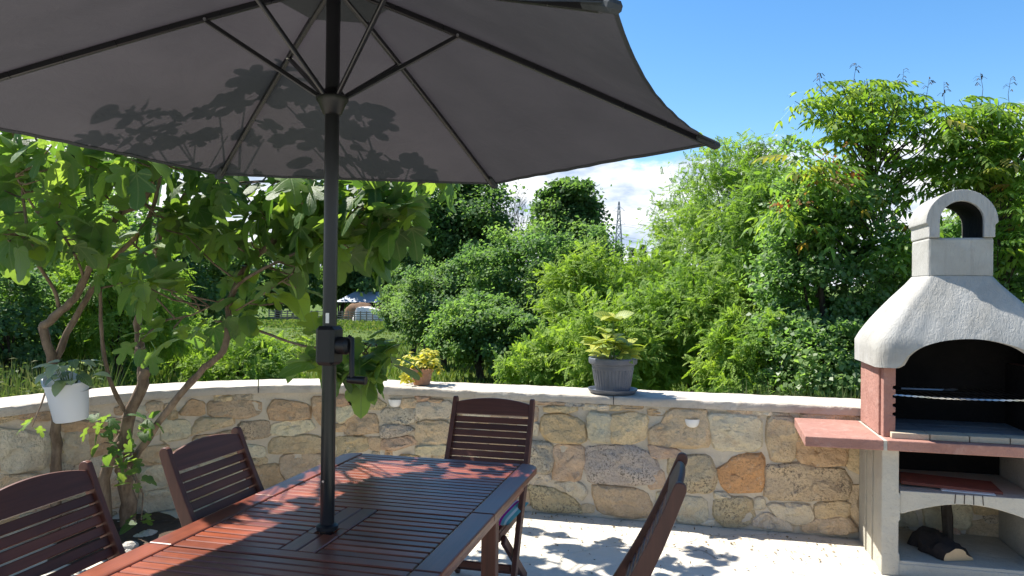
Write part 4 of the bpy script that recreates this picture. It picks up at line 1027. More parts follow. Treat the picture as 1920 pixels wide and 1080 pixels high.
def cluster(c, nleaf, size, spread=1.0, link_=True):
    c = V(c)
    if link_:
        near = min(bpts, key=lambda q: (q[0]-c).length+.25*max(0, q[0].z-c.z)); a = near[0]
        mid = (a+c)/2+Vector((random.uniform(-.06, .06), random.uniform(-.06, .06), -.05*(c-a).length)); tw.tube([a, mid, c], [min(near[1]*.6, .008), .0055, .0035], 5)
        ax_ = (c-mid).normalized()
    else: ax_ = Vector((random.uniform(-.3, .3), random.uniform(-.3, .3), 1)).normalized()
    for q in range(nleaf):
        a = q*2.4+random.uniform(-.5, .5); o1 = ax_.orthogonal().normalized(); o2 = ax_.cross(o1)
        out_ = o1*math.cos(a)+o2*math.sin(a); s_ = size*random.uniform(.6, 1.15)
        pet = (out_*.8+ax_*.45+Vector((0, 0, .15))).normalized()
        base = c-ax_*(.018*q*spread)+pet*(.32*s_+.02)
        d = (out_*1.0+Vector((0, 0, random.uniform(-1.15, .05)))+Vector((random.uniform(-.3, .3),)*3)).normalized()
        nrm__ = Vector((out_.x*.25+random.uniform(-.35, .35)-.25, out_.y*.25+random.uniform(-.35, .35), 1))
        leaves.append((base, d, nrm__, s_))
def region(n, x0, x1, y0, y1, d0, d1, size, nl=(4, 7), ok=None):
    k = 0
    while k < n:
        x = random.uniform(x0, x1); y = random.uniform(y0, y1)
        if ok and not ok(x, y): continue
        cluster(P(x, y, random.uniform(d0, d1)), random.randint(*nl), size); k += 1
random.seed(21)
region(36, -60, 400, 235, 325, 3.75, 4.8, .175)
region(18, -60, 220, 330, 470, 3.9, 4.7, .16, (4, 6))
region(11, 60, 330, 420, 600, 4.0, 4.7, .155, (3, 5))
region(17, 300, 430, 330, 480, 4.1, 5.0, .155, (4, 6))
region(24, 400, 620, 335, 480, 4.1, 5.1, .155, (4, 6))
region(26, 540, 740, 340, 490, 3.95, 4.6, .185)
region(9, 690, 785, 335, 450, 4.0, 4.4, .175)
region(11, 230, 480, 500, 660, 4.1, 4.6, .14, (3, 5))
region(8, 380, 560, 480, 590, 4.1, 4.6, .15, (3, 4))
for x, y, d in ((600, 640, 4.1), (640, 665, 4.06), (690, 665, 4.05), (720, 640, 4.05), (705, 680, 4.04), (655, 705, 4.05), (630, 690, 4.15), (600, 690, 4.0), (680, 700, 4.0), (735, 680, 4.0)): cluster(P(x, y, d), 5, .165)
for x, y, d in ((180, 800, 4.5), (200, 790, 4.48), (215, 850, 4.5), (245, 860, 4.55), (262, 800, 4.5), (280, 795, 4.5), (255, 905, 4.55), (195, 830, 4.45), (225, 880, 4.5), (265, 975, 4.6), (60, 800, 4.3), (150, 480, 4.3), (100, 470, 4.3)): cluster(P(x, y, d), 4, .085)
# the crown goes on above the parasol: this is what throws the leaf shadows on it
def above(n, cx, cy, cz, rx, ry, rz):
    for k in range(n): cluster((cx+random.uniform(-rx, rx), cy+random.uniform(-ry, ry), cz+random.uniform(-rz, rz)), random.randint(5, 7), .18)
SH = [(60, 240), (110, 225), (150, 235), (200, 205), (240, 185), (250, 230), (300, 215), (330, 240), (360, 250), (300, 270), (200, 250), (380, 290), (430, 260), (440, 300), (480, 225), (500, 270), (530, 215), (560, 260), (520, 310), (580, 300), (600, 215), (620, 270), (650, 240), (670, 290), (700, 260), (720, 300), (760, 305), (640, 315), (560, 200), (420, 225)]
for (x_, y_) in SH:                                           # limbs high over the canopy, on the sun's side of these spots
    z_ = 2.17+.12*(330-y_)/150; d_ = fwd+rgt*(x_-960)/F_PX-upv*(y_-540)/F_PX; q_ = CAM+d_*((z_-CAM_H)/d_[2]); h_ = random.uniform(.35, .75)
    cluster(q_+np.array(to_sun)*(h_/to_sun.z), random.randint(3, 5), .155)
above(8, -3.6, 3.6, 2.8, .6, .5, .35); above(10, -3.3, 4.4, 2.9, .9, .4, .4); above(16, -2.1, 4.75, 2.55, .65, .42, .22); above(6, -1.6, 4.3, 2.45, .3, .3, .15)
tw_o = tw.build('twigs', M['fig_bark'], fig, smooth=60); tw_o['kind'] = 'stuff'
def vis_size(l):
    d = np.array(l[0])-CAM; D = d@fwd; x = 960+F_PX*(d@rgt)/D; y = 540-F_PX*(d@upv)/D
    return (l[3]/D) if (-40 < x < 1000 and 235 < y < 1080) else 0
def in_gap(l):                                               # the clear view to the shed under the crown
    d = np.array(l[0])-CAM; D = d@fwd; x = 960+F_PX*(d@rgt)/D; y = 540-F_PX*(d@upv)/D
    return 630 < x < 765 and 505 < y < 622 or 480 < x < 640 and 560 < y < 612
leaves = [l for l in leaves if not in_gap(l)]
leaves.sort(key=vis_size, reverse=True)
for i, (p, d, nn_, s_) in enumerate(leaves[:300]): add_leaf(fig, random.choice(fig_me), p, d, nn_, s_)
def instance_join(name, items, meshes, mat, parent):
    """many copies of small meshes written into one mesh (triangles), with a per-leaf random value"""
    vs, fs, rd, uvs = [], [], [], []; k = 0; cache = []
    for me in meshes:
        me.calc_loop_triangles(); co = np.zeros(len(me.vertices)*3, np.float32); me.vertices.foreach_get('co', co); co = co.reshape(-1, 3)
        tr = np.array([t.vertices[:] for t in me.loop_triangles], np.int32); cache.append((co, tr))
    for (p, d, nn_, s_) in items:
        co, tr = cache[random.randrange(len(cache))]; m = np.array(leaf_mat(d, nn_)); vs.append(co@m.T*s_+np.array(p)); fs.append(tr+k); k += len(co)
        rd.append(np.full(len(tr), random.random())); uvs.append(co[tr.ravel()][:, :2])
    vs = np.concatenate(vs)-np.array(base_of(parent)); me = np_mesh(name, vs, np.concatenate(fs), np.concatenate(rd), np.concatenate(uvs))
    me.polygons.foreach_set('use_smooth', [True]*len(me.polygons))
    o = link(name, me, mat, parent); o['kind'] = 'stuff'; return o
instance_join('foliage', leaves[300:], fig_me, M['fig_mass'], fig)
# stones and rubble at its foot
rk = MB(); rk_me = []
for k in range(4):
    bm = bmesh.new(); bmesh.ops.create_icosphere(bm, subdivisions=2, radius=1)
    for v in bm.verts: v.co *= 1+.28*nz(v.co.x*1.3+k*7, v.co.y*1.3, v.co.z*1.3); v.co.z *= .7
    me = bpy.data.meshes.new('rock'); bm.to_mesh(me); bm.free(); me.materials.append(M['stone']); rk_me.append(me)
for k in range(16):
    p = atz_ = None
    x = random.uniform(215, 300); y = random.uniform(990, 1030) if k < 10 else random.uniform(960, 995)
    d = fwd+rgt*(x-960)/F_PX-upv*(y-540)/F_PX; p = CAM+d*((.03-CAM_H)/d[2])
    o = bpy.data.objects.new('rock', rk_me[k % 4]); COL.objects.link(o); s_ = random.uniform(.022, .055); o.location = (p[0], p[1], s_*.35); o.scale = (s_,)*3; o.rotation_euler = (0, 0, random.uniform(0, 6)); o.color = (.55, .52, .48, .1)
    tag(o, 'pale stone lying in the soil at the foot of the fig tree', 'stone', 'stones at the foot of the fig')

# ------------------------------------------------------------------ trees, bushes
def quads_from(pos, dirs, nrms, L, W, fold):
    y = dirs/np.linalg.norm(dirs, axis=1, keepdims=True); z = nrms-y*(np.sum(nrms*y, 1, keepdims=True)); z /= np.linalg.norm(z, axis=1, keepdims=True)+1e-9
    x = np.cross(y, z); n_ = len(pos); v = np.empty((n_, 4, 3)); L = L[:, None]; W = W[:, None]
    v[:, 0] = pos; v[:, 1] = pos+y*L*.45+x*W+z*fold*L; v[:, 2] = pos+y*L-z*fold*L*.6; v[:, 3] = pos+y*L*.45-x*W+z*fold*L
    return v.reshape(-1, 3), np.arange(n_*4).reshape(-1, 4)
def unit(n):
    v = rng.normal(size=(n, 3)); return v/np.linalg.norm(v, axis=1, keepdims=True)
def crown(name, parent, mat, c, rad, nclump, nper, leaf, clump=.22, seed=0, lobes=None, fill=.45, frond=0, aspect=.42, zflat=1.0, cut=-.75, droop=.3):
    """leaf clumps spread through an uneven ellipsoid; frond>0 makes pinnate leaves of that many leaflet pairs"""
    c = np.array(c, float); rad = np.array(rad, float)
    d = unit(nclump*2); d = d[d[:, 2] > cut][:nclump]; nc = len(d)
    wob = np.array([1+.34*noise.noise((q[0]*1.7+seed*3.1, q[1]*1.7, q[2]*1.7))+.22*noise.noise((q[0]*4.1, q[1]*4.1+seed, q[2]*4.1)) for q in d])
    rr = 1-fill*rng.random(nc)**1.3; cc = c+d*rad*(wob*rr)[:, None]
    if lobes:
        for (lx, ly, lz, lr, ln) in lobes:
            dd = unit(ln); cc = np.concatenate([cc, np.array([lx, ly, lz])+dd*lr*(1-.5*rng.random(ln)[:, None])])
    R_ = float(np.mean(rad))*clump
    nc = len(cc); tot = nc*nper; idx = np.repeat(np.arange(nc), nper)
    off = rng.normal(size=(tot, 3))*R_*.55*np.array([1, 1, .62*zflat]); pos = cc[idx]+off*(.6+.8*rng.random(nc))[idx][:, None]
    outw = (pos-c)/rad; outw /= np.linalg.norm(outw, axis=1, keepdims=True)+1e-6
    shade = rng.random(nc)[idx]
    dirs = outw*.7+unit(tot)*.9; dirs[:, 2] -= droop; nr = unit(tot)*.6+outw*.5+np.array([-.35, -.1, .75])
    if frond:
        L = leaf*(.7+.6*rng.random(tot)); V_, Q_, Rn = [], [], []; k = 0
        y = dirs/np.linalg.norm(dirs, axis=1, keepdims=True); z = nr-y*np.sum(nr*y, 1, keepdims=True); z /= np.linalg.norm(z, axis=1, keepdims=True)+1e-9; x = np.cross(y, z)
        rl = np.clip(shade*.6+rng.random(tot)*.4, 0, 1)
        for i in range(frond):
            t = (i+.6)/frond; bp = pos+y*(L*t)[:, None]-z*(L*.28*t*t)[:, None]
            for sx in (-1, 1):
                dd = x*sx+y*.35-z*.25+unit(tot)*.15; ll = L*(.38 if frond < 5 else .26)*(1-.35*abs(t-.5))
                v, q = quads_from(bp, dd, z+unit(tot)*.25, ll, ll*aspect*.62, .06); V_.append(v); Q_.append(q+k); k += len(v); Rn.append(rl)
        v, q = quads_from(pos+y*(L*.97)[:, None]-z*(L*.27)[:, None], y-z*.4, z, L*.33, L*.33*aspect*.6, .06); V_.append(v); Q_.append(q+k); Rn.append(rl)
        v = np.concatenate(V_); q = np.concatenate(Q_); rn = np.concatenate(Rn)
    else:
        L = leaf*(.55+.9*rng.random(tot)); v, q = quads_from(pos, dirs, nr, L, L*aspect, .12); rn = np.clip(shade*.6+rng.random(tot)*.4, 0, 1)
    v = v-np.array(base_of(parent)); o = link(name, np_mesh(name, v, q, rn), mat, parent); return o, cc
def trunk(parent, base, top, r0_, limbs, mat, r1=None, name='trunk'):
    base = V(base); top = V(top); mid = (base+top)/2+Vector((random.uniform(-.1, .1), random.uniform(-.1, .1), 0))*(top-base).length
    b = MB(); b.tube([base-Vector((0, 0, .3)), base, mid, top], [r0_*1.3, r0_*1.1, r0_*.8, r1 or r0_*.5], 8); b.build(name, mat, parent, smooth=60)
    for q in limbs:
        q = V(q); a = base.lerp(top, random.uniform(.35, .95)); m_ = a.lerp(q, .5)+Vector((0, 0, .12*(q-a).length)); b = MB(); b.tube([a, m_, q], [r0_*.4, r0_*.24, r0_*.08], 6); b.build('limb', mat, parent, smooth=60)
C_OAK = [(0.057, 0.103, 0.045), (0.085, 0.147, 0.058), (0.117, 0.184, 0.077)]
C_HAZ = [(0.089, 0.146, 0.058), (0.125, 0.202, 0.077), (0.162, 0.246, 0.102)]
C_WIL = [(0.094, 0.154, 0.063), (0.132, 0.206, 0.086), (0.174, 0.252, 0.113)]
C_ROB = [(0.109, 0.188, 0.036), (0.161, 0.254, 0.052), (0.224, 0.304, 0.079)]
C_PRI = [(0.085, 0.150, 0.060), (0.125, 0.205, 0.080), (0.17, 0.25, 0.105)]
C_WAL = [(0.066, 0.132, 0.028), (0.102, 0.18, 0.036), (0.156, 0.228, 0.055)]
M['oak'] = mat_crown('oak_foliage', C_OAK, (2.2, 2.4, 1.0)); M['haz'] = mat_crown('hazel_foliage', C_HAZ, (2.0, 2.2, 1.0)); M['wil'] = mat_crown('willow_foliage', C_WIL, (1.6, 1.8, .9))
M['rob'] = mat_crown('locust_foliage', C_ROB, (1.9, 2.0, .8), t=.42); M['pri'] = mat_crown('privet_foliage', C_PRI, (2.0, 2.2, 1.0), rough=.42, spec=.40, t=.52); M['wal'] = mat_crown('walnut_foliage', C_WAL, (1.9, 1.9, .8), rough=.5, t=.44)
M['red_tip'] = mat_crown('reddish_shoots', [(.16, .06, .03), (.24, .10, .04), (.20, .16, .05)], (1.5, 1.2, .8))
def gpt(x, D):
    p = P(x, 548, D); return (float(p[0]), float(p[1]), gz(float(p[1])))
def plant(name, label, cat, x, D, ytop, ybot, wpx, mat, nclump, nper, leaf, depth=None, tr=.12, group=None, **k):
    """a tree or bush whose crown spans photo rows ytop..ybot at distance D"""
    b = gpt(x, D); t = thing(name, label, cat, b, group=group)
    zt = float(P(x, ytop, D)[2]); zb = float(P(x, ybot, D)[2]); zb = max(zb, b[2]+.15); rx = wpx/F_PX*D/2
    c = (b[0], b[1], (zt+zb)/2); o, cc = crown('crown', t, M[mat], c, (rx, depth or rx, (zt-zb)/2), nclump, nper, leaf, **k)
    pick = cc[rng.choice(len(cc), min(6, len(cc)), replace=False)]
    trunk(t, b, (c[0], c[1], c[2]+(zt-zb)*.12), tr, [p for p in pick], M['bark']); return t
plant('oak_tree', 'big dark green oak on the skyline left of the bare twigs', 'tree', 842, 62, 335, 575, 235, 'oak', 190, 210, .33, seed=1, tr=.35, clump=.24, fill=.7)
plant('oak_tree', 'dark green oak on the skyline beside the power pylon', 'tree', 1062, 66, 338, 490, 122, 'oak', 120, 210, .33, seed=2, tr=.3, clump=.27, fill=.6)
plant('tree', 'low dark tree crown joining the skyline oak at its right foot', 'tree', 1095, 60, 425, 520, 80, 'oak', 50, 160, .32, seed=12, tr=.2, clump=.3)
plant('tree', 'tall dark tree behind the fig crown at the meadow edge', 'tree', 700, 124, 400, 585, 190, 'oak', 100, 180, .60, seed=3, tr=.35)
plant('tree', 'dark tree beyond the meadow fence, left of the parasol pole', 'tree', 520, 118, 455, 588, 140, 'oak', 70, 140, .6, seed=4, tr=.4)
plant('tree', 'broad dark tree at the far left of the meadow edge', 'tree', 400, 110, 440, 590, 160, 'oak', 70, 140, .6, seed=5, tr=.4)
plant('tree', 'dark tree right behind the grey shed roof', 'tree', 640, 128, 470, 580, 130, 'oak', 60, 140, .6, seed=6, tr=.4)
# middle distance bushes
plant('hazel_bush', 'tall dark bush with a rounded top in the middle of the thicket', 'bush', 985, 25.5, 440, 690, 230, 'haz', 190, 260, .105, seed=7, clump=.2)
plant('hazel_bush', 'dark bush in front of the thicket, standing on the meadow edge', 'bush', 905, 22, 555, 720, 170, 'haz', 130, 240, .10, seed=8, clump=.22)
plant('hazel_bush', 'dark bush at the foot of the yellow-green locusts', 'bush', 975, 21, 590, 730, 110, 'haz', 90, 220, .10, seed=18, clump=.24)
plant('hazel_bush', 'dense dark bush between the rounded bush and the locusts', 'bush', 1095, 27, 438, 640, 150, 'haz', 130, 240, .11, seed=9, clump=.22)
plant('willow_bush', 'pale grey-green bush at the left end of the thicket', 'bush', 835, 27, 490, 690, 170, 'wil', 160, 250, .10, seed=10, clump=.22)
plant('willow_bush', 'low grey-green bush over the leaning red gate', 'bush', 775, 33, 530, 640, 110, 'wil', 90, 220, .12, seed=11, clump=.24)
plant('willow_bush', 'small pale bush behind the fig branch right of the parasol pole', 'bush', 772, 48, 470, 590, 70, 'wil', 70, 200, .17, seed=15, clump=.25)
# locust thicket
for i, (x, D, yt, yb, w, n_, lab) in enumerate([
    (1090, 15.2, 462, 720, 170, 130, 'yellow-green locust bush rising behind the grey flower pot'),
    (1225, 16.0, 470, 720, 190, 140, 'yellow-green locust bush under the power lines'),
    (1020, 12.6, 630, 760, 150, 80, 'low locust bush spilling over the wall left of the grey pot'),
    (1150, 12.4, 560, 770, 230, 130, 'locust bush directly behind the grey flower pot'),
    (1310, 13.0, 500, 760, 240, 160, 'feathery locust bush left of the dark privet'),
    (1365, 15.5, 245, 620, 200, 170, 'tall slender locust reaching the parasol tip'),
    (1440, 13.5, 300, 640, 190, 150, 'broad pale locust between the slender locust and the dark privet'),
    (1298, 18.5, 345, 640, 170, 120, 'pale locust on the skyline right of the pylon'),
    (1880, 14.5, 300, 620, 220, 130, 'yellow-green locust behind the barbecue chimney'),
    (450, 15.5, 625, 750, 200, 100, 'bright yellow-green weedy bush behind the wall left of the pole')]):
    plant('locust_bush', lab, 'bush', x, D, yt, yb, w, 'rob', n_, 34, .155, seed=20+i, clump=.24, frond=6, aspect=.62, tr=.05, fill=.5, group='locust bushes behind the wall')
# right-hand privet and walnut-like trees
pv_ = plant('privet_bush', 'dark glossy privet left of the barbecue with reddish shoots on top', 'bush', 1530, 10.8, 300, 790, 230, 'pri', 200, 140, .066, seed=31, clump=.18, fill=.5, tr=.07)
plant('privet_bush', 'dark glossy privet growing behind the barbecue chimney', 'bush', 1770, 11.6, 420, 800, 330, 'pri', 190, 140, .070, seed=32, clump=.18, tr=.07)
plant('privet_bush', 'low leafy privet sprouting over the coping beside the barbecue', 'bush', 1545, 10.0, 600, 800, 200, 'pri', 120, 130, .066, seed=35, clump=.22, tr=.03)
plant('locust_bush', 'low feathery locust at the foot of the dark privet', 'bush', 1415, 10.6, 590, 800, 170, 'rob', 80, 34, .15, seed=36, clump=.24, frond=6, aspect=.62, tr=.03, group='locust bushes behind the wall')
crown('red_shoots', pv_, M['red_tip'], V(P(1545, 315, 10.2)), (.55, .4, .30), 16, 7, .055, clump=.3, seed=33, cut=-1)[0]['kind'] = 'stuff'
crown('red_shoots', pv_, M['red_tip'], V(P(1480, 385, 9.7)), (.30, .2, .12), 4, 9, .055, clump=.35, seed=34, cut=-1)[0]['kind'] = 'stuff'
def mat_walnut_obj():
    n = NT('walnut_leaf'); rnd = n.n('ShaderNodeObjectInfo').outputs['Random']
    c = n.ramp(rnd, [(0, (.085, .165, .034)), (.5, (.130, .230, .048)), (.86, (.19, .275, .065)), (.94, (.24, .23, .06)), (1, (.28, .15, .06))])
    return n.finish(leaf_mix(n, c, n.mix(1.0, c, (2.2, 2.1, .8), 'MULTIPLY'), .48, .52, .25))
M['wal_leaf'] = mat_walnut_obj()
def pinnate(npair, droop):
    vs, fs = [], []
    def leaflet(b_, d_, L_):
        d_ = Vector(d_).normalized(); x_ = d_.cross(Vector((0, 0, 1))).normalized(); k = len(vs)
        for t, w, zz in ((0, .0, 0), (.3, .17, .02), (.65, .15, -.03), (1, 0, -.22)):
            vs.append(Vector(b_)+d_*(L_*t)+x_*(w*L_)+Vector((0, 0, zz*L_+.04*L_*(w > 0)))); vs.append(Vector(b_)+d_*(L_*t)+Vector((0, 0, zz*L_))); vs.append(Vector(b_)+d_*(L_*t)-x_*(w*L_)+Vector((0, 0, zz*L_+.04*L_*(w > 0))))
        for i in range(3):
            q = k+i*3; fs.extend([(q, q+1, q+4, q+3), (q+1, q+2, q+5, q+4)])
    for i in range(npair):
        t = .25+.62*i/(npair-1); b_ = (0, t, -droop*t*t)
        for sx in (-1, 1): leaflet(b_, (sx*1, .55, -.65), .46-.10*abs(t-.6))
    leaflet((0, .9, -droop*.81), (0, 1, -.8), .50)
    k = len(vs); vs.extend([Vector((-.008, 0, 0)), Vector((.008, 0, 0)), Vector((.008, .9, -droop*.81)), Vector((-.008, .9, -droop*.81))]); fs.append((k, k+1, k+2, k+3))
    b = MB(); b.add(vs, fs); me = b.mesh('leaf', recalc=False); me.polygons.foreach_set('use_smooth', [True]*len(me.polygons)); me.materials.append(M['wal_leaf']); return me
wal_me = [pinnate(3, .45), pinnate(2, .6), pinnate(4, .4)]
wal_mass = []
for me in wal_me: wal_mass.append(me)
M['wal_mass'] = mat_crown('walnut_leaf_mass', [(.085, .165, .034), (.130, .225, .048), (.20, .28, .070)], (2.2, 2.1, .8), rough=.5, t=.52)
def walnut(label, x, D, blobs, nobj, shoots, seed):
    random.seed(seed); b = gpt(x, D); t = thing('walnut_tree', label, 'tree', b, group='walnut trees behind the barbecue'); items = []; tips = []
    for (bx, by, bd, rx, ry, n_) in blobs:
        for k in range(n_):
            a = random.uniform(0, 6.28); rr = math.sqrt(random.random()); px_ = bx+rx*rr*math.cos(a); py_ = by+ry*rr*math.sin(a)
            tip = V(P(px_, py_, bd+random.uniform(-.5, .7))); tips.append(tip)
            for q in range(random.randint(4, 6)):
                aa = q*2.4+random.uniform(-.4, .4); d = Vector((math.cos(aa), math.sin(aa), random.uniform(-.35, .55)))
                items.append((tip-Vector((0, 0, .03*q)), d, Vector((random.uniform(-.3, .3), random.uniform(-.3, .3), 1)), random.uniform(.26, .40)))
    top = max(tips, key=lambda q: q.z); trunk(t, b, (b[0], b[1], top.z-.9), .06, [], M['bark'])
    lm = MB()
    for k, tip in enumerate(tips):
        a = Vector((b[0], b[1], max(b[2]+.8, tip.z-random.uniform(.5, 1.1)))); a = a.lerp(tip, .15); lm.tube([a, a.lerp(tip, .5)+Vector((0, 0, -.05)), tip], [.014, .009, .004], 5)
    o = lm.build('branches', M['bark'], t); o['kind'] = 'stuff'
    for (sx, y0, y1) in shoots:
        m = MB(); p0_ = V(P(sx+random.uniform(-26, 14), y1+40, D-.3)); p1_ = V(P(sx, y0+random.uniform(-6, 22), D-.3)); m.tube([p0_, p0_.lerp(p1_, .4)+Vector((random.uniform(-.03, .03), 0, 0)), p0_.lerp(p1_, .75)+Vector((random.uniform(-.03, .03), 0, 0)), p1_], [.007, .005, .0035, .002], 5)
        for q in range(8):
            a = random.uniform(0, 6.28); s0_ = p0_.lerp(p1_, random.uniform(.8, 1)); e1 = s0_+Vector((.05*math.cos(a), .05*math.sin(a), random.uniform(0, .03))); e2 = e1+Vector((.04*math.cos(a), .04*math.sin(a), -.04)); m.bar(s0_, e1, .005, .002); m.bar(e1, e2, .015, .002)
        m.build('shoot', M['bark'], t)
    items.sort(key=lambda l: (np.array(l[0])-CAM)@fwd)
    for (p, d, nn_, s_) in items[:nobj]: add_leaf(t, random.choice(wal_me), p, d, nn_, s_)
    instance_join('foliage', items[nobj:], wal_mass, M['wal_mass'], t)
walnut('tall walnut tree with drooping leaves left of the barbecue chimney', 1640, 11.3, [(1600, 190, 11.0, 115, 45, 34), (1565, 270, 11.0, 75, 60, 16), (1690, 250, 11.2, 115, 70, 36), (1640, 350, 11.2, 120, 55, 20), (1670, 590, 10.2, 45, 40, 6), (1690, 450, 10.2, 55, 40, 12), (1600, 440, 10.4, 70, 60, 8), (1520, 335, 10.2, 85, 50, 12), (1465, 430, 10.1, 45, 50, 6)], 170, [(1535, 126, 200), (1606, 118, 180), (1694, 122, 220)], 41)
walnut('walnut tree with yellowing leaves cut off at the upper right corner', 1870, 11.0, [(1830, 225, 10.8, 75, 45, 18), (1880, 260, 10.8, 80, 70, 28), (1810, 330, 10.9, 80, 55, 18), (1910, 400, 10.5, 50, 70, 18), (1970, 290, 10.8, 70, 110, 24), (1890, 450, 10.4, 40, 40, 8)], 130, [(1742, 130, 250), (1838, 122, 220), (1895, 142, 230), (1770, 142, 240)], 42)
# left background behind the fig
plant('bush', 'sunlit green bush at the far left behind the fig', 'bush', 30, 13.5, 365, 760, 280, 'rob', 120, 30, .22, seed=51, frond=6, aspect=.62, clump=.24, tr=.05)
plant('bush', 'green bush behind the fig trunk', 'bush', 190, 16.5, 395, 740, 230, 'haz', 120, 200, .10, seed=52, clump=.24)
plant('tree', 'tall green tree filling the gap behind the fig crown at the left', 'tree', 90, 27, 300, 680, 420, 'haz', 200, 220, .16, seed=53, clump=.2, tr=.2)
plant('tree', 'green tree behind the fig crown, left of the parasol pole', 'tree', 330, 31, 395, 650, 260, 'wil', 120, 200, .16, seed=54, clump=.22, tr=.2)
plant('bush', 'low bright bush on the meadow behind the fig stems', 'bush', 320, 20, 600, 690, 190, 'rob', 80, 28, .22, seed=55, frond=6, aspect=.62, clump=.25, tr=.04)
plant('bush', 'leafy bright bush filling the view between the fig stems', 'bush', 235, 12.8, 440, 700, 210, 'rob', 100, 34, .17, seed=56, frond=6, aspect=.62, clump=.24, tr=.04)
plant('bush', 'pale loose bush left of the white planter', 'bush', 10, 11.5, 500, 720, 190, 'wil', 80, 110, .075, seed=57, clump=.24, tr=.04)
# far conifers on the skyline beside the pylon
for k, (x, yt) in enumerate(((1140, 462), (1160, 458), (1185, 461), (1205, 456), (1228, 462), (1248, 452), (1268, 458))):
    b = gpt(x, 92); zt = float(P(x, yt, 92)[2]); t = thing('conifer', 'distant dark conifer in the row on the skyline right of the pylon' if k > 2 else 'distant dark conifer in the row at the foot of the pylon', 'tree', b, group='far conifers right' if k > 2 else 'far conifers left')
    nl = 900; hgt = zt-b[2]; h = rng.random(nl)**.8; r_ = (1-h)*1.3+.08; a = rng.random(nl)*6.283
    pos = np.stack([b[0]+r_*np.cos(a)*rng.random(nl)**.4, b[1]+r_*np.sin(a), b[2]+.3+h*(hgt-.5)], 1); dr = np.stack([np.cos(a), np.sin(a), -.25+0*a], 1)+unit(nl)*.4
    v, q = quads_from(pos, dr, unit(nl)*.5+np.array([0, 0, 1]), np.full(nl, .5), np.full(nl, .13), .1); link('crown', np_mesh('crown', v-np.array(b), q, rng.random(nl)), M['oak'], t)
    m = MB(); m.tube([(b[0], b[1], b[2]-.2), (b[0], b[1], zt-.2)], [.16, .03], 6); m.build('trunk', M['bark'], t)
# bare tree between the oaks
b = gpt(966, 68); bt = thing('bare_tree', 'bare grey leafless twigs between the two skyline oaks', 'tree', b); m = MB(); zt = float(P(966, 372, 68)[2])
def twig(p, d, L_, r_, dep):
    q = p+d*L_; m.tube([p, (p+q)/2+Vector((random.uniform(-.05, .05), 0, 0))*L_, q], [r_, r_*.8, r_*.55], 4)
    if dep:
        for k in range(3): twig(p.lerp(q, random.uniform(.5, 1)), (d+Vector((random.uniform(-.6, .6), random.uniform(-.6, .6), random.uniform(-.1, .4)))).normalized(), L_*.66, r_*.6, dep-1)
random.seed(8); twig(Vector(b), Vector((0, 0, 1)), (zt-b[2])*.55, .14, 0)
for k in range(7): twig(Vector((b[0], b[1], b[2]+(zt-b[2])*random.uniform(.35, .6))), Vector((random.uniform(-.32, .32), random.uniform(-.3, .3), 1)).normalized(), (zt-b[2])*.26, .06, 3)
m.build('branches', M['twig'], bt)

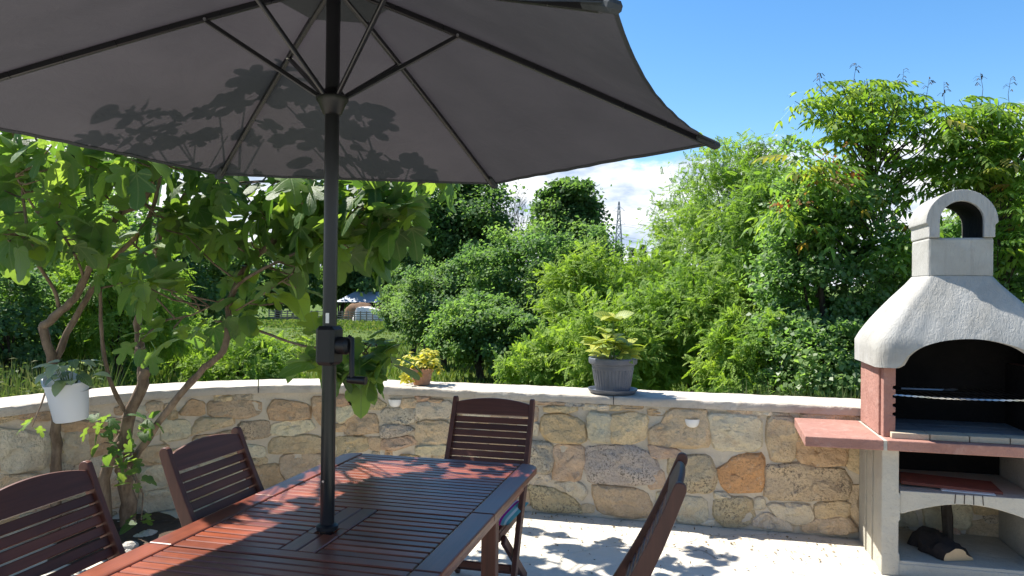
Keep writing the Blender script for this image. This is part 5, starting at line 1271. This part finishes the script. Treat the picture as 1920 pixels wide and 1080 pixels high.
# ------------------------------------------------------------------ grass (one object: nobody could count it)
def grass():
    n1 = 52000
    D = 9+rng.random(n1)**1.15*34; X = (rng.random(n1)*2-1)*(D*.78+1)
    px_ = r0*1; pos = np.stack([X*r0[0]+D*(-math.sin(YAW)), X*r0[1]+D*math.cos(YAW), np.zeros(n1)], 1)
    keep = (pos[:, 1] > 6.3) & (pos[:, 0] < 30); pos = pos[keep]; D = D[keep]; n_ = len(pos)
    left = (pos[:, 0]/pos[:, 1] < -.62); pos[:, 2] = [gz(y)-.03 for y in pos[:, 1]]
    h = (.12+.25*rng.random(n_))*np.where(left, 1.9, 1.0); lean = unit(n_)*.45; lean[:, 2] = 1
    s = .6+D*.028; v, q = quads_from(pos, lean, unit(n_)+1e-3, h, .012*s*(1+rng.random(n_)), .05)
    n2 = 26000; D = 40+rng.random(n2)*66; X = (rng.random(n2)*2-1)*D*.5-D*.12; p2 = np.stack([X*r0[0]+D*(-math.sin(YAW)), X*r0[1]+D*math.cos(YAW), np.zeros(n2)], 1); p2[:, 2] = [gz(y)-.1 for y in p2[:, 1]]
    l2 = unit(n2)*.6; l2[:, 2] = 1; v2, q2 = quads_from(p2, l2, unit(n2), .18+.22*rng.random(n2), .10+.10*rng.random(n2), .05)
    vv = np.concatenate([v, v2]); qq = np.concatenate([q, q2+len(v)])
    mat = mat_crown('meadow_grass', [(.070, .125, .022), (.115, .175, .036), (.20, .21, .085)], (1.5, 1.6, .8), t=.35)
    o = link('meadow_grass', np_mesh('meadow_grass', vv, qq, rng.random(len(qq))), mat); tag(o, 'green meadow grass growing beyond the stone wall', 'grass', kind='stuff')
    n3 = 9000; D = 8.5+rng.random(n3)*7; X = -D*(.55+.35*rng.random(n3)); p3 = np.stack([X*r0[0]+D*(-math.sin(YAW)), X*r0[1]+D*math.cos(YAW), np.zeros(n3)], 1); p3[:, 2] = [gz(y) for y in p3[:, 1]]
    l3 = unit(n3)*.35; l3[:, 2] = 1; h3 = .6+.9*rng.random(n3); v3, q3 = quads_from(p3, l3, unit(n3), h3, .010+.012*rng.random(n3), .08)
    w = rng.integers(0, n3, 16000); pb = p3[w]+np.stack([rng.normal(size=16000)*.06, rng.normal(size=16000)*.06, h3[w]*(.35+.6*rng.random(16000))], 1); v4, q4 = quads_from(pb, unit(16000)+np.array([0, 0, .2]), unit(16000)+np.array([0, 0, .5]), .06+.06*rng.random(16000), .012+.012*rng.random(16000), .1)
    vv = np.concatenate([v3, v4]); qq = np.concatenate([q3, q4+len(v3)])
    mat = mat_crown('tall_weeds', [(.060, .105, .030), (.105, .150, .050), (.19, .19, .10)], (1.4, 1.5, .8), t=.3)
    o = link('tall_weeds', np_mesh('tall_weeds', vv, qq, rng.random(len(qq))), mat); tag(o, 'tall grey-green weeds and grasses behind the wall at the left', 'weeds', kind='stuff')
    n5 = 2600; xs = 1380+rng.random(n5)*260; Ds = 8.4+rng.random(n5)*1.0; p5 = np.array([gpt(a, d) for a, d in zip(xs, Ds)]); l5 = unit(n5)*.5; l5[:, 2] = 1
    v5, q5 = quads_from(p5, l5, unit(n5), .7+.75*rng.random(n5), .008+.014*rng.random(n5), .08); o = link('wall_weeds', np_mesh('wall_weeds', v5, q5, rng.random(n5)), mat); tag(o, 'weeds and dry stalks along the wall beside the barbecue', 'weeds', kind='stuff')
grass()

# ------------------------------------------------------------------ far things on the meadow
M['old_wood'] = mat_bark('weathered_boards', (.16, .13, .10), (.30, .26, .21)); M['red_wood'] = mat_bark('red_brown_boards', (.20, .075, .045), (.34, .15, .10))
def fence(name, label, x0, x1, D, h, nb, npost, mat, thick=.10, tilt=0):
    a = np.array(gpt(x0, D)); b = np.array(gpt(x1, D)); t = thing(name, label, 'fence', tuple(a))
    for k in range(npost): p = a+(b-a)*k/(npost-1); m = MB(); m.box((p[0], p[1], p[2]+h/2), (thick*1.3, thick*1.3, h+.1)); m.build('post', mat, t)
    for k in range(nb): z = h*(.22+.70*k/(nb-1)); m = MB(); m.bar(a+[0, -.1, z+tilt], b+[0, -.1, z-tilt], thick*.4, thick*1.15); m.build('rail', mat, t)
fence('field_fence', 'weathered rail fence across the far end of the meadow', 505, 745, 104, 1.35, 4, 22, M['old_wood'])
b = gpt(676, 116); sh_ = thing('shed', 'small open shed with grey metal roof beyond the meadow fence', 'shed', b)
w_ = 2.7
m = MB(); m.add([(b[0]-w_-.5, b[1]-2.2, b[2]+2.7), (b[0]+w_+1.6, b[1]-2.2, b[2]+2.7), (b[0]+w_+1.2, b[1]+.4, b[2]+4.3), (b[0]-w_+1.6, b[1]+.4, b[2]+4.3), (b[0]-w_-.5, b[1]+3, b[2]+2.7), (b[0]+w_+1.6, b[1]+3, b[2]+2.7)], [(0, 1, 2, 3), (3, 2, 5, 4)]); so = m.build('roof', mat_plain('grey_metal_roof', (.22, .26, .32), .5), sh_); so.modifiers.new('t', 'SOLIDIFY').thickness = .08
for dx in (-w_, 0, w_):
    for dy in (-2, 2.6): m = MB(); m.box((b[0]+dx, b[1]+dy, b[2]+1.35), (.18, .18, 2.7)); m.build('post', M['bark'], sh_)
m = MB(); m.box((b[0], b[1]+2.6, b[2]+1.3), (2*w_-.3, .1, 2.6)); m.build('back_wall', M['bark'], sh_)
def blob(name, label, cat, x, D, w, h, d_, mat, seed, flat=.0):
    b = gpt(x, D); bm = bmesh.new(); bmesh.ops.create_icosphere(bm, subdivisions=4, radius=1)
    for v in bm.verts:
        q = v.co.copy(); k = 1+.14*nz(q.x*2+seed, q.y*2, q.z*2)+.05*nz(q.x*7, q.y*7+seed, q.z*7); sq = (abs(q.x)**4+abs(q.y)**4+abs(q.z)**4)**.25; q = q*(k*(1-flat)+k*flat/sq)
        v.co = Vector((q.x*w/2, q.y*d_/2, max(q.z, -.35)*h*.74+h*.26))
    me = bpy.data.meshes.new(name); bm.to_mesh(me); bm.free(); o = link(name, me, mat, smooth=True); o.location = b; tag(o, label, cat); return o
M['hay'] = mat_bark('old_hay', (.11, .065, .038), (.22, .135, .08)); M['tarp'] = mat_plain('white_tarp', (.62, .60, .58), .6, var=.12, bscale=3, bstr=.5)
blob('haystack', 'dark brown round hay stack beside the shed beyond the fence', 'haystack', 674, 111, 4.6, 2.6, 4, M['hay'], 3, .3)
blob('haystack', 'low reddish brown hay heap right behind the white cover', 'haystack', 716, 112, 4.6, 2.0, 4, M['hay'], 9, .2)
b = gpt(693, 107); tp_ = MB(); vs = []; nxx, nyy = 16, 8
for i in range(nxx+1):
    for j in range(nyy+1):
        u = i/nxx*2-1; v = j/nyy*2-1; e = (1-abs(u)**3.0)*(1-abs(v)**4); hgt = 1.95*min(1, e*2.2)*(1-.28*max(0, u))*(1+.10*nz(u*5, v*5, 1)); vs.append((b[0]+u*2.15, b[1]+v*1.2-(1-e)*.1, b[2]+max(0, hgt)))
tp_.add(vs, [(i*(nyy+1)+j, (i+1)*(nyy+1)+j, (i+1)*(nyy+1)+j+1, i*(nyy+1)+j+1) for i in range(nxx) for j in range(nyy)]); o = tp_.build('covered_trailer', M['tarp'], smooth=35); tag(o, 'white tarpaulin cover over a vehicle behind the meadow fence', 'tarpaulin')
# leaning red slatted gate in the bush
a = P(762, 618, 40); c_ = P(790, 632, 39); gt = thing('wooden_gate', 'red-brown slatted gate leaning in the bush at the meadow edge', 'gate', tuple(float(k) for k in a))
for k in range(5): m = MB(); o_ = np.array([0, 0, .32-.17*k]); m.bar(a+o_, c_+o_-[0, 0, .16], .03, .085); m.build('slat', M['red_wood'], gt)
for t_ in (.1, .85): p = a+(c_-a)*t_; m = MB(); m.bar(p+[0, .05, .45], p+[0, .05, -.75], .05, .06); m.build('post', M['red_wood'], gt)
b = P(796, 645, 17.5); m = MB(); gb = gpt(796, 17.5); m.tube([(gb[0], gb[1], gb[2]-.2), (float(b[0]), float(b[1]), float(b[2]))], .02, 6); o = m.build('garden_stake', M['bark']); tag(o, 'thin dark stake standing in the meadow above the yellow plant', 'stake')

# ------------------------------------------------------------------ pylon and lines
b = gpt(1159, 225); zt = float(P(1159, 378, 225)[2]); py = thing('power_pylon', 'grey steel lattice power pylon on the skyline', 'pylon', b); M['galv'] = mat_plain('galvanised_steel', (.30, .31, .33), .6, .4, .3)
Hh = zt-b[2]
def leg_at(sx, sy, t): w = 1.75*(1-t)**1.0+.16; return np.array([b[0]+sx*w, b[1]+sy*w, b[2]+Hh*t])
ts = [0, .14, .27, .39, .50, .60, .69, .77, .84, .90, .95, 1]
for sx in (-1, 1):
    for sy in (-1, 1): m = MB(); m.tube([leg_at(sx, sy, 0), leg_at(sx, sy, 1)], [.20, .12], 5); m.build('leg', M['galv'], py)
for t0_, t1_ in zip(ts, ts[1:]):
    m = MB()
    for (p, q) in (((-1, -1), (1, -1)), ((1, -1), (1, 1)), ((1, 1), (-1, 1)), ((-1, 1), (-1, -1))):
        m.tube([leg_at(*p, t0_), leg_at(*q, t1_)], .085, 4); m.tube([leg_at(*q, t0_), leg_at(*p, t1_)], .085, 4); m.tube([leg_at(*p, t1_), leg_at(*q, t1_)], .05, 4)
    m.build('bracing', M['galv'], py)
arms = []
for t_, w in ((.62, 1.9), (.76, 1.5), (.90, 1.2)):
    for sx in (-1, 1):
        m = MB(); p = leg_at(sx, 0, t_); e = np.array([b[0]+sx*(w+.5), b[1], p[2]+.1]); m.tube([p, e], .07, 4); m.tube([leg_at(sx, 0, t_+.05), e], .06, 4); m.build('cross_arm', M['galv'], py); arms.append(e)
for k, e in enumerate(arms):
    far = e+np.array([150, 35, -3.0]); pts = [e*(1-t)+far*t+np.array([0, 0, -9*4*t*(1-t)*.55]) for t in np.linspace(0, 1, 22)]; m = MB(); m.tube(pts, .035, 4); o = m.build('power_line', M['galv'])
    tag(o, 'thin power line running right from the pylon', 'power line', 'power lines from the pylon')

# fallen leaves and crumbs on the paving
n6 = 420; xs = rng.uniform(-1.9, 1.0, n6); ys = 5.15-np.abs(rng.normal(size=n6))*.35; ys[:120] = rng.uniform(3.6, 5.1, 120); p6 = np.stack([xs, ys, np.full(n6, .006)], 1)
d6 = unit(n6); d6[:, 2] = np.abs(d6[:, 2])*.25; v6, q6 = quads_from(p6, d6, unit(n6)*.3+np.array([0, 0, 1]), rng.uniform(.008, .03, n6), rng.uniform(.003, .010, n6), .08)
o = link('leaf_litter', np_mesh('leaf_litter', v6, q6, rng.random(n6)), mat_crown('dry_litter', [(.10, .07, .04), (.20, .15, .09), (.30, .25, .17)], (1, 1, 1), t=.1)); tag(o, 'dry crumbs and leaf litter scattered along the foot of the wall', 'litter', kind='stuff')
